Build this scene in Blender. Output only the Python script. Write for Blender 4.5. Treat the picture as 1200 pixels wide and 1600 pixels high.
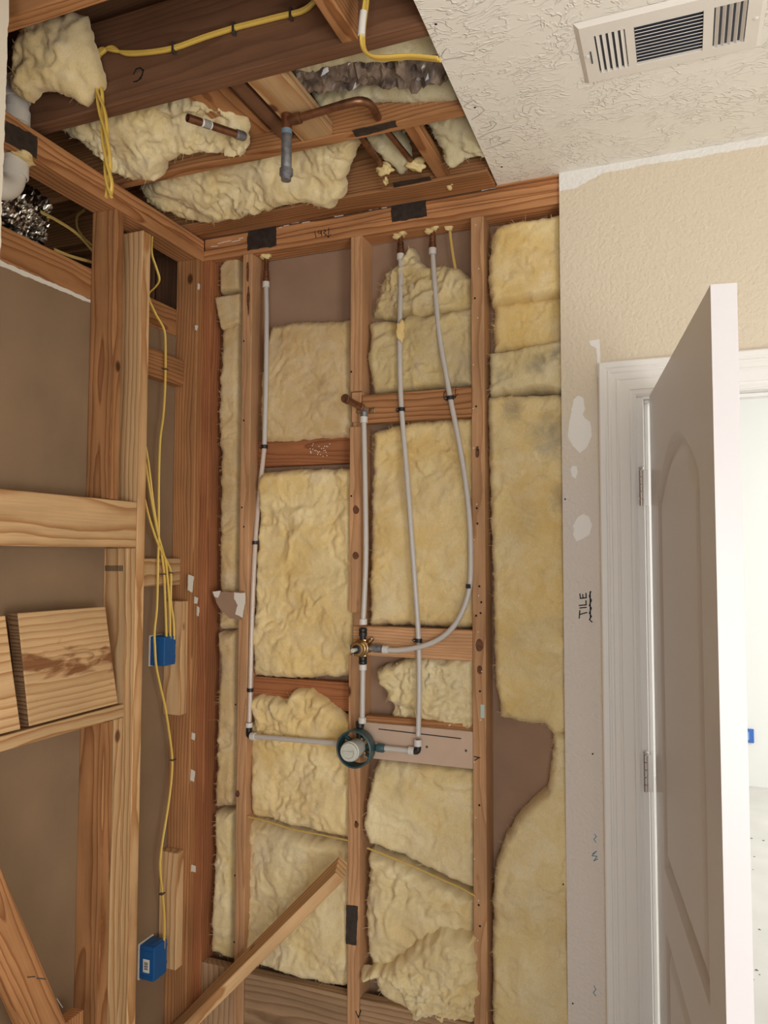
import bpy, bmesh, math, random
import numpy as np
from mathutils import Vector, Matrix

for _o in list(bpy.data.objects):
    bpy.data.objects.remove(_o)
scene = bpy.context.scene
COL = scene.collection
random.seed(7)

# ------------------------------------------------------------------ camera
ZC = 1.605                       # eye height
D = 2.257                        # front plane of the back wall studs
XL = -1.574                      # front plane of the left wall studs
ZJ = 2.745                       # underside of the ceiling joists
YAW, PITCH, ROLL, FPX = math.radians(21.389), math.radians(3.198), math.radians(.136), 1196.36
_cy, _sy, _cp, _sp = math.cos(YAW), math.sin(YAW), math.cos(PITCH), math.sin(PITCH)
FWD = np.array([-_sy * _cp, _cy * _cp, _sp])
RGT = np.array([_cy, _sy, 0.0])
UPV = np.cross(RGT, FWD)
RGT, UPV = (math.cos(ROLL) * RGT + math.sin(ROLL) * UPV, -math.sin(ROLL) * RGT + math.cos(ROLL) * UPV)
EYE = np.array([0.0, 0.0, ZC])
cam_data = bpy.data.cameras.new('camera')
cam_data.sensor_fit = 'VERTICAL'
cam_data.sensor_height = 36.0
cam_data.lens = 36.0 * FPX / 1600.0
cam_data.clip_start = 0.02
cam = bpy.data.objects.new('camera', cam_data)
COL.objects.link(cam)
cam.matrix_world = Matrix(((RGT[0], UPV[0], -FWD[0], 0), (RGT[1], UPV[1], -FWD[1], 0), (RGT[2], UPV[2], -FWD[2], ZC), (0, 0, 0, 1)))
scene.camera = cam

# ------------------------------------------------------------------ light and exposure
scene.view_settings.view_transform = 'Standard'
scene.view_settings.look = 'None'
scene.view_settings.gamma = 1.0
scene.view_settings.use_curve_mapping = False
scene.view_settings.exposure = 0.0
world = bpy.data.worlds.new('daylight')
scene.world = world
world.use_nodes = True
world.node_tree.nodes['Background'].inputs[0].default_value = (0.93, 0.96, 1.0, 1)
world.node_tree.nodes['Background'].inputs[1].default_value = 0.8


def area(name, loc, target, sx, sy, power, color):
    l = bpy.data.lights.new(name, 'AREA')
    l.shape = 'RECTANGLE'
    l.size, l.size_y, l.energy, l.color = sx, sy, power, color
    o = bpy.data.objects.new(name, l)
    COL.objects.link(o)
    o.location = loc
    o.rotation_euler = (Vector(target) - Vector(loc)).to_track_quat('-Z', 'Y').to_euler()
    return o


area('assumed_side_light', (1.44, 0.05, 1.25), (-0.8, 1.5, 2.0), 1.3, 1.5, 56, (1.0, 0.985, 0.97))  # lamp added for assumed light from the right; the wall has no window
area('assumed_rear_light', (0.55, -1.5, 1.2), (0.1, 2.2, 1.7), 1.0, 1.3, 30, (1.0, 0.975, 0.95))  # lamp added behind the camera for assumed rear light, no window there
area('assumed_next_room_light', (2.6, 4.6, 1.6), (0.2, 4.4, 0.6), 1.8, 1.6, 70, (1.0, 0.99, 0.97))  # added lamp, stands in for assumed daylight in the next room; no window built


# ------------------------------------------------------------------ geometry helpers
def ray(x, y):
    return FWD + RGT * ((x - 600) / FPX) + UPV * ((800 - y) / FPX)


def wY(x, y, Y):
    d = ray(x, y)
    return EYE + d * (Y / d[1])


def wX(x, y, X):
    d = ray(x, y)
    return EYE + d * (X / d[0])


def wZ(x, y, Z):
    d = ray(x, y)
    return EYE + d * ((Z - ZC) / d[2])


def wP(x, y, p0, n):
    d = ray(x, y)
    return EYE + d * (float(np.dot(np.asarray(p0) - EYE, n)) / float(np.dot(d, n)))


def tag(o, label=None, cat=None, group=None, kind=None):
    if label:
        o['label'] = label
    if cat:
        o['category'] = cat
    if group:
        o['group'] = group
    if kind:
        o['kind'] = kind
    return o


def empty(name, loc=(0, 0, 0)):
    o = bpy.data.objects.new(name, None)
    o.empty_display_size = 0.05
    COL.objects.link(o)
    o.location = loc
    return o


def link(name, me, mat, parent=None, matrix=None, smooth=False):
    o = bpy.data.objects.new(name, me)
    COL.objects.link(o)
    if mat is not None and not me.materials:
        me.materials.append(mat)
    if matrix is not None:
        o.matrix_world = matrix
    if parent is not None:
        o.parent = parent
        if parent.location.length > 0:
            o.matrix_parent_inverse = Matrix.Translation(parent.location).inverted()
    if smooth:
        me.polygons.foreach_set('use_smooth', [True] * len(me.polygons))
    return o


def pydata(name, verts, faces, mat, parent=None, smooth=False):
    me = bpy.data.meshes.new(name)
    me.from_pydata([tuple(map(float, v)) for v in verts], [], faces)
    me.update()
    return link(name, me, mat, parent, None, smooth)


def box_mesh(name, dx, dy, dz, bevel=0.0, seg=2):
    bm = bmesh.new()
    bmesh.ops.create_cube(bm, size=1.0)
    bmesh.ops.scale(bm, vec=(dx, dy, dz), verts=bm.verts)
    if bevel:
        bmesh.ops.bevel(bm, geom=list(bm.edges), offset=bevel, segments=seg, profile=0.5, affect='EDGES')
    me = bpy.data.meshes.new(name)
    bm.to_mesh(me)
    bm.free()
    return me


def box(name, x, y, z, mat, parent=None, bevel=0.0):
    me = box_mesh(name, x[1] - x[0], y[1] - y[0], z[1] - z[0], bevel)
    return link(name, me, mat, parent, Matrix.Translation(((x[0] + x[1]) / 2, (y[0] + y[1]) / 2, (z[0] + z[1]) / 2)))


def lumber(name, x, y, z, mat, parent=None, bevel=0.0028):
    """sawn timber: local X runs along the grain"""
    dx, dy, dz = x[1] - x[0], y[1] - y[0], z[1] - z[0]
    c = ((x[0] + x[1]) / 2, (y[0] + y[1]) / 2, (z[0] + z[1]) / 2)
    if dz >= dx and dz >= dy:
        me, R = box_mesh(name, dz, dy, dx, bevel), Matrix.Rotation(-math.pi / 2, 4, 'Y')
    elif dy >= dx:
        me, R = box_mesh(name, dy, dx, dz, bevel), Matrix.Rotation(math.pi / 2, 4, 'Z')
    else:
        me, R = box_mesh(name, dx, dy, dz, bevel), Matrix()
    return link(name, me, mat, parent, Matrix.Translation(c) @ R)


def lumber_dir(name, p0, p1, wide, thick, wide_dir, mat, parent=None, bevel=0.0028):
    """timber from p0 to p1 (centre line); wide_dir is roughly the direction of its wide side"""
    p0, p1 = Vector(p0), Vector(p1)
    ax = (p1 - p0).normalized()
    w = Vector(wide_dir)
    w = (w - ax * w.dot(ax)).normalized()
    t = ax.cross(w)
    me = box_mesh(name, (p1 - p0).length, wide, thick, bevel)
    c = (p0 + p1) / 2
    M = Matrix(((ax.x, w.x, t.x, c.x), (ax.y, w.y, t.y, c.y), (ax.z, w.z, t.z, c.z), (0, 0, 0, 1)))
    return link(name, me, mat, parent, M)


def spline(pts, step=0.01):
    P = [np.asarray(p, float) for p in pts]
    if len(P) == 2:
        return [P[0], P[1]]
    P = [2 * P[0] - P[1]] + P + [2 * P[-1] - P[-2]]
    out = []
    for i in range(1, len(P) - 2):
        a, b, c, d = P[i - 1:i + 3]
        n = max(2, int(np.linalg.norm(c - b) / step))
        for k in range(n):
            t = k / n
            out.append(0.5 * ((2 * b) + (c - a) * t + (2 * a - 5 * b + 4 * c - d) * t * t + (3 * b - a - 3 * c + d) * t ** 3))
    out.append(P[-2])
    return out


def tube_data(pts, r, seg=12, flat=1.0, up=None, twist=0.0):
    pts = [np.asarray(p, float) for p in pts]
    n = len(pts)
    rr = r if hasattr(r, '__len__') else [r] * n
    T = [pts[min(i + 1, n - 1)] - pts[max(i - 1, 0)] for i in range(n)]
    T = [t / (np.linalg.norm(t) + 1e-12) for t in T]
    u = np.array(up if up is not None else ((0, 0, 1) if abs(T[0][2]) < 0.9 else (1, 0, 0)), float)
    V, F = [], []
    for i in range(n):
        u = u - T[i] * np.dot(u, T[i])
        u /= np.linalg.norm(u) + 1e-12
        w = np.cross(T[i], u)
        tw = twist * i
        for k in range(seg):
            a = 2 * math.pi * k / seg
            e1, e2 = math.cos(a) * rr[i], math.sin(a) * rr[i] * flat
            uu = u * math.cos(tw) + w * math.sin(tw)
            ww = -u * math.sin(tw) + w * math.cos(tw)
            V.append(pts[i] + uu * e1 + ww * e2)
    for i in range(n - 1):
        for k in range(seg):
            k2 = (k + 1) % seg
            F.append((i * seg + k, i * seg + k2, (i + 1) * seg + k2, (i + 1) * seg + k))
    F.append(tuple(range(seg - 1, -1, -1)))
    F.append(tuple((n - 1) * seg + k for k in range(seg)))
    return V, F


def tube(name, pts, r, mat, parent=None, seg=12, flat=1.0, up=None, smooth_path=True, step=0.01, twist=0.0):
    V, F = tube_data(spline(pts, step) if smooth_path else pts, r, seg, flat, up, twist)
    o = pydata(name, V, F, mat, parent, True)
    try:
        o.data.set_sharp_from_angle(angle=math.radians(50))
    except Exception:
        pass
    return o


def lathe(name, prof, origin, axis, mat, parent=None, seg=24):
    """prof: list of (radius, distance along axis)"""
    a = np.asarray(axis, float)
    a /= np.linalg.norm(a)
    o = np.asarray(origin, float)
    u = np.cross(a, (0, 0, 1) if abs(a[2]) < 0.9 else (1, 0, 0))
    u /= np.linalg.norm(u)
    w = np.cross(a, u)
    V, F = [], []
    n = len(prof)
    for r, t in prof:
        for k in range(seg):
            g = 2 * math.pi * k / seg
            V.append(o + a * t + (u * math.cos(g) + w * math.sin(g)) * max(r, 1e-5))
    for i in range(n - 1):
        for k in range(seg):
            k2 = (k + 1) % seg
            F.append((i * seg + k, (i + 1) * seg + k, (i + 1) * seg + k2, i * seg + k2))
    ob = pydata(name, V, F, mat, parent, True)
    try:
        ob.data.set_sharp_from_angle(angle=math.radians(35))
    except Exception:
        pass
    return ob


# --- numpy noise
_rng = np.random.default_rng(11)
_PERM = _rng.permutation(512)
_G = _rng.normal(size=(512, 2))
_G /= np.linalg.norm(_G, axis=1)[:, None]


def pnoise(x, y, seed=0):
    xi, yi = np.floor(x).astype(int), np.floor(y).astype(int)
    xf, yf = x - xi, y - yi
    u, v = xf * xf * xf * (xf * (xf * 6 - 15) + 10), yf * yf * yf * (yf * (yf * 6 - 15) + 10)

    def g(ix, iy, fx, fy):
        h = _PERM[(_PERM[(ix + seed * 37) & 511] + iy) & 511]
        return _G[h, 0] * fx + _G[h, 1] * fy
    a, b = g(xi, yi, xf, yf), g(xi + 1, yi, xf - 1, yf)
    c, d = g(xi, yi + 1, xf, yf - 1), g(xi + 1, yi + 1, xf - 1, yf - 1)
    return (a + u * (b - a)) * (1 - v) + (c + u * (d - c)) * v


def fbm(x, y, seed=0, oct=4, gain=0.5):
    s, a = np.zeros_like(x), 1.0
    for k in range(oct):
        s += a * pnoise(x, y, seed + k * 5)
        x, y, a = x * 2.03 + 3.1, y * 2.03 - 1.7, a * gain
    return s


def ridge(x, y, seed=0, oct=3):
    s, a = np.zeros_like(x), 1.0
    for k in range(oct):
        s += a * (1 - np.abs(pnoise(x, y, seed + k * 7)) * 2.2)
        x, y, a = x * 2.1 + 1.3, y * 2.1 + 4.2, a * 0.5
    return s / 1.75


def poly_sdf(P, x, y):
    """signed distance (positive inside) and nearest boundary point"""
    n = len(P)
    best = np.full(x.shape, 1e9)
    bx, by = np.zeros_like(x), np.zeros_like(y)
    inside = np.zeros(x.shape, bool)
    for i in range(n):
        ax, ay = P[i]
        cx, cy = P[(i + 1) % n]
        ex, ey = cx - ax, cy - ay
        t = np.clip(((x - ax) * ex + (y - ay) * ey) / (ex * ex + ey * ey + 1e-15), 0, 1)
        qx, qy = ax + t * ex, ay + t * ey
        dd = np.hypot(x - qx, y - qy)
        m = dd < best
        best[m], bx[m], by[m] = dd[m], qx[m], qy[m]
        cond = ((ay > y) != (cy > y))
        with np.errstate(divide='ignore', invalid='ignore'):
            xin = (cx - ax) * (y - ay) / (cy - ay + 1e-15) + ax
        inside ^= cond & (x < xin)
    return np.where(inside, best, -best), bx, by


def ragged(P, amp, seed, step=0.008):
    out = []
    n = len(P)
    acc = 0.0
    for i in range(n):
        a, b = np.array(P[i]), np.array(P[(i + 1) % n])
        L = np.linalg.norm(b - a)
        k = max(1, int(L / step))
        nr = np.array([-(b - a)[1], (b - a)[0]]) / (L + 1e-9)
        for j in range(k):
            p = a + (b - a) * j / k
            t = np.array([acc * 22]), np.array([seed * 3.7])
            d = fbm(t[0], t[1], seed, 4, 0.7)[0] * amp
            out.append(tuple(p + nr * d))
            acc += L / k
    return out


def batt(name, outline, p0, n, thick, mat, parent=None, res=0.0052, rough=0.012, roll=0.03, rag=0.006, seed=0, fold=0.012,
         udir=None, warp=1.0, extra=None, tilt=0.0, fibres=True, tuft=0.006):
    """a piece of glass wool: outline = points on the plane (p0, n); the surface swells out along n by `thick`"""
    n = np.asarray(n, float)
    n /= np.linalg.norm(n)
    p0 = np.asarray(p0, float)
    u = np.asarray(udir if udir is not None else (1, 0, 0), float)
    u = u - n * np.dot(u, n)
    u /= np.linalg.norm(u)
    v = np.cross(n, u)
    P = [(float(np.dot(q - p0, u)), float(np.dot(q - p0, v))) for q in outline]
    P = ragged(P, rag, seed)
    xs, ys = [p[0] for p in P], [p[1] for p in P]
    gx = np.arange(min(xs) - res, max(xs) + res * 1.5, res)
    gy = np.arange(min(ys) - res, max(ys) + res * 1.5, res)
    X, Y = np.meshgrid(gx, gy)
    d, bx, by = poly_sdf(P, X, Y)
    # outside vertices of boundary cells snap to the outline
    snap = (d <= 0) & (d > -res * 1.6)
    X2, Y2 = np.where(snap, bx, X), np.where(snap, by, Y)
    dd = np.clip(d, 0, None)
    s = seed * 1.37
    wx = fbm(X2 * 7 + s, Y2 * 7 - s, seed + 1, 4) * 0.06 * warp
    wy = fbm(X2 * 7 - s, Y2 * 7 + 2 * s, seed + 2, 4) * 0.06 * warp
    h = fbm((X2 + wx) * 4.2 + s, (Y2 + wy) * 4.2, seed + 3, 4, 0.42) * rough * 1.7
    mask = np.clip(fbm(X2 * 4 + 2 * s, Y2 * 4 - s, seed + 4, 2) * 2.2 + 0.35, 0, 1)
    rg_ = np.clip(ridge((X2 + wx * 2.6) * 4.5 + s, (Y2 + wy * 2.6) * 4.5, seed + 9, 2), 0, 1)
    h += (rg_ ** 3 - 0.45) * fold * 1.7 * mask
    h -= np.clip(1 - np.abs(pnoise((X2 + wx * 3) * 5 - s, (Y2 + wy * 3) * 6, seed + 21)) * 14, 0, 1) * fold * 0.6 * mask
    bl = np.abs(pnoise((X2 + wx * 1.5) * 13 + s, (Y2 + wy * 1.5) * 13, seed + 31)) + 0.5 * np.abs(pnoise((X2 + wx) * 27, (Y2 + wy) * 27 - s, seed + 33)) + 0.22 * np.abs(pnoise(X2 * 58, Y2 * 58, seed + 35))
    tm = np.clip(fbm(X2 * 3.3 - s, Y2 * 3.3 + s, seed + 36, 2) * 2.0 + 0.55, 0.12, 1)
    h += (bl - 0.4) * tuft * 2.4 * tm
    h += fbm((X2 + wx) * 45, (Y2 + wy) * 45, seed + 5, 3, 0.6) * 0.0016
    if extra is not None:
        h = h + extra(X2, Y2)
    rr = np.clip(dd / roll, 0, 1)
    prof = np.sqrt(np.clip(1 - (1 - rr) ** 2, 0, 1))
    H = (thick + h + tilt * (Y2 - np.mean(ys))) * prof
    H = np.where(d <= 0, -0.002, np.maximum(H, 0.002 * rr))
    ok = d > -res * 1.6
    idx = -np.ones(X.shape, int)
    idx[ok] = np.arange(ok.sum())
    W = p0 + X2[ok][:, None] * u + Y2[ok][:, None] * v + H[ok][:, None] * n
    c0, c1, c2, c3 = idx[:-1, :-1], idx[:-1, 1:], idx[1:, 1:], idx[1:, :-1]
    anyin = (d[:-1, :-1] > 0) | (d[:-1, 1:] > 0) | (d[1:, 1:] > 0) | (d[1:, :-1] > 0)
    q = (c0 >= 0) & (c1 >= 0) & (c2 >= 0) & (c3 >= 0) & anyin
    F = np.stack([c0[q], c1[q], c2[q], c3[q]], 1)
    # a flat back closes the piece
    nb = len(W)
    m = len(P)
    back = np.array([p0 + p[0] * u + p[1] * v - n * 0.004 for p in P])
    V = np.vstack([W, back])
    faces = [tuple(f) for f in F.tolist()] + [tuple(range(nb + m - 1, nb - 1, -1))]
    me = bpy.data.meshes.new(name)
    me.from_pydata(V.tolist(), [], faces)
    me.update()
    ob = link(name, me, mat, parent, None, True)
    if fibres:
        rg = np.random.default_rng(seed + 100)
        area_ = float((d > 0).sum()) * res * res
        FV, FF = [], []
        gy_, gx_ = np.gradient(d, res)

        def strand(i, j, away, ln, lift):
            p = p0 + X2[i, j] * u + Y2[i, j] * v + (H[i, j] - 0.0008) * n
            a = rg.normal(size=2)
            a = a / (np.linalg.norm(a) + 1e-9) * (1 - away) - np.array((gx_[i, j], gy_[i, j])) * away * 1.3
            t = a[0] * u + a[1] * v + n * lift
            t /= np.linalg.norm(t) + 1e-9
            b2 = (rg.normal(size=3)) * 0.6
            w = np.cross(t, n + 0.01)
            w = w / (np.linalg.norm(w) + 1e-9) * rg.uniform(0.0003, 0.0007)
            k = len(FV)
            for q in range(4):
                f = q / 3
                c = p + t * ln * f + b2 * ln * f * f
                FV.extend((c - w * (1 - f * 0.7), c + w * (1 - f * 0.7)))
            FF.extend([(k + 2 * q, k + 2 * q + 1, k + 2 * q + 3, k + 2 * q + 2) for q in range(3)])
        edge = np.argwhere((d > 0) & (d < roll * 0.7))
        if len(edge):
            per = len(edge) * res * res / (roll * 0.7)
            for i, j in edge[rg.integers(0, len(edge), int(per * 170))]:
                strand(i, j, rg.uniform(0.2, 0.8), rg.uniform(0.003, 0.010), rg.uniform(0.2, 0.9))
        inner = np.argwhere(d > roll * 0.5)
        if len(inner):
            for i, j in inner[rg.integers(0, len(inner), int(area_ * 2600))]:
                strand(i, j, 0.0, rg.uniform(0.006, 0.02), rg.uniform(0.03, 0.25))
        if FV:
            fo = pydata('loose_fibres', FV, FF, mat, ob)
            fo['kind'] = 'stuff'
    return ob


def slab_poly(name, pts, n, thick, mat, parent=None):
    """flat polygon with a little thickness towards n"""
    n = np.asarray(n, float)
    n /= np.linalg.norm(n)
    m = len(pts)
    V = [np.asarray(p) + n * thick for p in pts] + [np.asarray(p) for p in pts]
    F = [tuple(range(m)), tuple(range(2 * m - 1, m - 1, -1))]
    for i in range(m):
        j = (i + 1) % m
        F.append((i, m + i, m + j, j))
    o = pydata(name, V, F, mat, parent)
    bm = bmesh.new()
    bm.from_mesh(o.data)
    bmesh.ops.recalc_face_normals(bm, faces=bm.faces)
    bmesh.ops.triangulate(bm, faces=[f for f in bm.faces if len(f.verts) > 4])
    bm.to_mesh(o.data)
    bm.free()
    return o


def ragged3(pts, amp, seed, n, udir=(1, 0, 0)):
    n = np.asarray(n, float)
    u = np.asarray(udir, float)
    u = u - n * np.dot(u, n)
    u /= np.linalg.norm(u)
    v = np.cross(n, u)
    p0 = np.asarray(pts[0])
    P = [(float(np.dot(q - p0, u)), float(np.dot(q - p0, v))) for q in pts]
    return [p0 + a * u + b * v for a, b in ragged(P, amp, seed, 0.006)]


def ribbon(name, strokes, width, n, mat, parent=None):
    """ink strokes lying on a surface whose normal is n"""
    V, F = [], []
    n = np.asarray(n, float)
    for st in strokes:
        st = [np.asarray(p, float) for p in st]
        for a, b in zip(st[:-1], st[1:]):
            t = b - a
            L = np.linalg.norm(t)
            if L < 1e-6:
                continue
            t /= L
            s = np.cross(n, t) * width / 2
            e = t * width * 0.35
            k = len(V)
            for q in (a - e - s, b + e - s, b + e + s, a - e + s):
                V.append(q + n * 0.0007)
            for q in (a - e - s, b + e - s, b + e + s, a - e + s):
                V.append(q)
            F += [(k, k + 1, k + 2, k + 3), (k + 4, k + 7, k + 6, k + 5)] + [(k + i, k + 4 + i, k + 4 + (i + 1) % 4, k + (i + 1) % 4) for i in range(4)]
    return pydata(name, V, F, mat, parent)


def blob(name, c, r, mat, parent=None, seed=0, squash=(1, 1, 1), amp=0.35, sub=3):
    bm = bmesh.new()
    bmesh.ops.create_icosphere(bm, subdivisions=sub, radius=1.0)
    for v in bm.verts:
        p = v.co
        k = 1 + amp * (math.sin(3.1 * p.x + seed) * math.cos(2.7 * p.y + seed * 2) + 0.5 * math.sin(7 * p.z + 5 * p.x + seed))
        v.co = Vector((p.x * k * r * squash[0], p.y * k * r * squash[1], p.z * k * r * squash[2])) + Vector(tuple(map(float, c)))
    me = bpy.data.meshes.new(name)
    bm.to_mesh(me)
    bm.free()
    return link(name, me, mat, parent, None, True)


# ------------------------------------------------------------------ materials
def newmat(name):
    m = bpy.data.materials.new(name)
    m.use_nodes = True
    nt = m.node_tree
    return m, nt, nt.nodes, nt.links, nt.nodes['Principled BSDF']


def plain(name, col, rough=0.5, metal=0.0, bump=0.0, bscale=80, spec=0.5, var=0.0, vscale=6, trans=0.0):
    m, nt, N, L, B = newmat(name)
    B.inputs['Base Color'].default_value = (*col, 1)
    B.inputs['Roughness'].default_value = rough
    B.inputs['Metallic'].default_value = metal
    B.inputs['Specular IOR Level'].default_value = spec
    if trans:
        B.inputs['Subsurface Weight'].default_value = trans
        B.inputs['Subsurface Radius'].default_value = (0.01, 0.01, 0.01)
    tc = N.new('ShaderNodeTexCoord')
    if var:
        no = N.new('ShaderNodeTexNoise')
        no.inputs['Scale'].default_value = vscale
        no.inputs['Detail'].default_value = 5
        L.new(tc.outputs['Object'], no.inputs['Vector'])
        r = N.new('ShaderNodeValToRGB')
        r.color_ramp.elements[0].position, r.color_ramp.elements[1].position = 0.3, 0.7
        r.color_ramp.elements[0].color = (*[c * (1 - var) for c in col], 1)
        r.color_ramp.elements[1].color = (*[min(1, c * (1 + var)) for c in col], 1)
        L.new(no.outputs['Fac'], r.inputs[0])
        L.new(r.outputs[0], B.inputs['Base Color'])
    if bump:
        no = N.new('ShaderNodeTexNoise')
        no.inputs['Scale'].default_value = bscale
        no.inputs['Detail'].default_value = 3
        L.new(tc.outputs['Object'], no.inputs['Vector'])
        b = N.new('ShaderNodeBump')
        b.inputs['Strength'].default_value = bump
        b.inputs['Distance'].default_value = 0.002
        L.new(no.outputs['Fac'], b.inputs['Height'])
        L.new(b.outputs[0], B.inputs['Normal'])
    return m


def wood(name, light, dark, knot=(0.09, 0.035, 0.012), ring=34.0, contrast=1.0, knots=0.10, rough=0.72, blotch=0.18, resin=False):
    """timber: annual rings around a pith that lies off the piece, so faces show cathedral or straight grain"""
    m, nt, N, L, B = newmat(name)
    tc, oi = N.new('ShaderNodeTexCoord'), N.new('ShaderNodeObjectInfo')
    wn = N.new('ShaderNodeTexWhiteNoise')
    wn.noise_dimensions = '1D'
    L.new(oi.outputs['Random'], wn.inputs['W'])
    off = N.new('ShaderNodeVectorMath')
    off.operation = 'MULTIPLY_ADD'
    L.new(wn.outputs['Color'], off.inputs[0])
    off.inputs[1].default_value = (9.0, 0.16, 0.16)
    off.inputs[2].default_value = (0, -0.08, -0.08)
    add = N.new('ShaderNodeVectorMath')
    L.new(tc.outputs['Object'], add.inputs[0])
    L.new(off.outputs[0], add.inputs[1])
    # slow wander of the pith along the length
    st = N.new('ShaderNodeVectorMath')
    st.operation = 'MULTIPLY'
    L.new(add.outputs[0], st.inputs[0])
    st.inputs[1].default_value = (1.5, 7.0, 7.0)
    n1 = N.new('ShaderNodeTexNoise')
    n1.inputs['Scale'].default_value = 1.0
    n1.inputs['Detail'].default_value = 2.0
    L.new(st.outputs[0], n1.inputs['Vector'])
    wob = N.new('ShaderNodeVectorMath')
    wob.operation = 'MULTIPLY_ADD'
    L.new(n1.outputs['Color'], wob.inputs[0])
    wob.inputs[1].default_value = (0, 0.06, 0.06)
    L.new(add.outputs[0], wob.inputs[2])
    wv = N.new('ShaderNodeTexWave')
    wv.wave_type = 'RINGS'
    wv.rings_direction = 'X'
    wv.wave_profile = 'SAW'
    wv.inputs['Scale'].default_value = ring
    wv.inputs['Distortion'].default_value = 0.6
    wv.inputs['Detail'].default_value = 1.0
    L.new(wob.outputs[0], wv.inputs['Vector'])
    ramp = N.new('ShaderNodeValToRGB')
    e = ramp.color_ramp.elements
    e[0].position, e[1].position = 0.0, 1.0
    mid = [l + (d - l) * 0.25 * contrast for l, d in zip(light, dark)]
    e[0].color = (*light, 1)
    e[1].color = (*[l + (d - l) * contrast for l, d in zip(light, dark)], 1)
    k = e.new(0.55)
    k.color = (*mid, 1)
    k = e.new(0.9)
    k.color = (*[l + (d - l) * contrast for l, d in zip(light, dark)], 1)
    e[-1].color = (*light, 1)
    L.new(wv.outputs['Fac'], ramp.inputs[0])
    # fine fibre streaks
    st2 = N.new('ShaderNodeVectorMath')
    st2.operation = 'MULTIPLY'
    L.new(add.outputs[0], st2.inputs[0])
    st2.inputs[1].default_value = (6, 260, 260)
    n2 = N.new('ShaderNodeTexNoise')
    n2.inputs['Scale'].default_value = 1.0
    n2.inputs['Detail'].default_value = 3.0
    L.new(st2.outputs[0], n2.inputs['Vector'])
    mr = N.new('ShaderNodeMapRange')
    mr.inputs[3].default_value, mr.inputs[4].default_value = 0.80, 1.18
    L.new(n2.outputs['Fac'], mr.inputs[0])
    mul = N.new('ShaderNodeMixRGB')
    mul.blend_type = 'MULTIPLY'
    mul.inputs[0].default_value = 1.0
    L.new(ramp.outputs[0], mul.inputs[1])
    L.new(mr.outputs[0], mul.inputs[2])
    # blotches
    st3 = N.new('ShaderNodeVectorMath')
    st3.operation = 'MULTIPLY'
    L.new(add.outputs[0], st3.inputs[0])
    st3.inputs[1].default_value = (4, 14, 14)
    n3 = N.new('ShaderNodeTexNoise')
    n3.inputs['Scale'].default_value = 1.0
    n3.inputs['Detail'].default_value = 4.0
    L.new(st3.outputs[0], n3.inputs['Vector'])
    mr3 = N.new('ShaderNodeMapRange')
    mr3.inputs[1].default_value, mr3.inputs[2].default_value = 0.3, 0.7
    mr3.inputs[3].default_value, mr3.inputs[4].default_value = 1 - blotch, 1 + blotch
    L.new(n3.outputs['Fac'], mr3.inputs[0])
    mul3 = N.new('ShaderNodeMixRGB')
    mul3.blend_type = 'MULTIPLY'
    mul3.inputs[0].default_value = 1.0
    L.new(mul.outputs[0], mul3.inputs[1])
    L.new(mr3.outputs[0], mul3.inputs[2])
    if resin:
        sr = N.new('ShaderNodeVectorMath')
        sr.operation = 'MULTIPLY'
        L.new(tc.outputs['Object'], sr.inputs[0])
        sr.inputs[1].default_value = (9, 30, 10)
        nr_ = N.new('ShaderNodeTexNoise')
        nr_.inputs['Scale'].default_value = 1.0
        nr_.inputs['Detail'].default_value = 6.0
        nr_.inputs['Distortion'].default_value = 0.8
        L.new(sr.outputs[0], nr_.inputs['Vector'])
        sy = N.new('ShaderNodeSeparateXYZ')
        L.new(tc.outputs['Object'], sy.inputs[0])
        ab = N.new('ShaderNodeMath')
        ab.operation = 'ABSOLUTE'
        L.new(sy.outputs['Y'], ab.inputs[0])
        sb_ = N.new('ShaderNodeMath')
        sb_.operation = 'MULTIPLY_ADD'
        L.new(ab.outputs[0], sb_.inputs[0])
        sb_.inputs[1].default_value = -3.6
        L.new(nr_.outputs['Fac'], sb_.inputs[2])
        rr_ = N.new('ShaderNodeMapRange')
        rr_.inputs[1].default_value, rr_.inputs[2].default_value, rr_.inputs[4].default_value = 0.36, 0.50, 0.85
        L.new(sb_.outputs[0], rr_.inputs[0])
        mres = N.new('ShaderNodeMixRGB')
        L.new(rr_.outputs[0], mres.inputs[0])
        L.new(mul3.outputs[0], mres.inputs[1])
        mres.inputs[2].default_value = (0.20, 0.065, 0.02, 1)
        mul3 = mres
    # knots
    st4 = N.new('ShaderNodeVectorMath')
    st4.operation = 'MULTIPLY'
    L.new(add.outputs[0], st4.inputs[0])
    st4.inputs[1].default_value = (4.2, 7, 7)
    vo = N.new('ShaderNodeTexVoronoi')
    vo.inputs['Scale'].default_value = 1.0
    L.new(st4.outputs[0], vo.inputs['Vector'])
    kr = N.new('ShaderNodeMapRange')
    kr.inputs[1].default_value, kr.inputs[2].default_value = knots, knots * 0.55
    L.new(vo.outputs['Distance'], kr.inputs[0])
    mk = N.new('ShaderNodeMixRGB')
    L.new(kr.outputs[0], mk.inputs[0])
    L.new(mul3.outputs[0], mk.inputs[1])
    mk.inputs[2].default_value = (*knot, 1)
    # each piece its own tone
    hv = N.new('ShaderNodeHueSaturation')
    mr5 = N.new('ShaderNodeMapRange')
    mr5.inputs[3].default_value, mr5.inputs[4].default_value = 0.84, 1.14
    L.new(oi.outputs['Random'], mr5.inputs[0])
    L.new(mr5.outputs[0], hv.inputs['Value'])
    L.new(mk.outputs[0], hv.inputs['Color'])
    L.new(hv.outputs[0], B.inputs['Base Color'])
    B.inputs['Roughness'].default_value = rough
    B.inputs['Specular IOR Level'].default_value = 0.25
    b = N.new('ShaderNodeBump')
    b.inputs['Strength'].default_value = 0.25
    b.inputs['Distance'].default_value = 0.001
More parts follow.
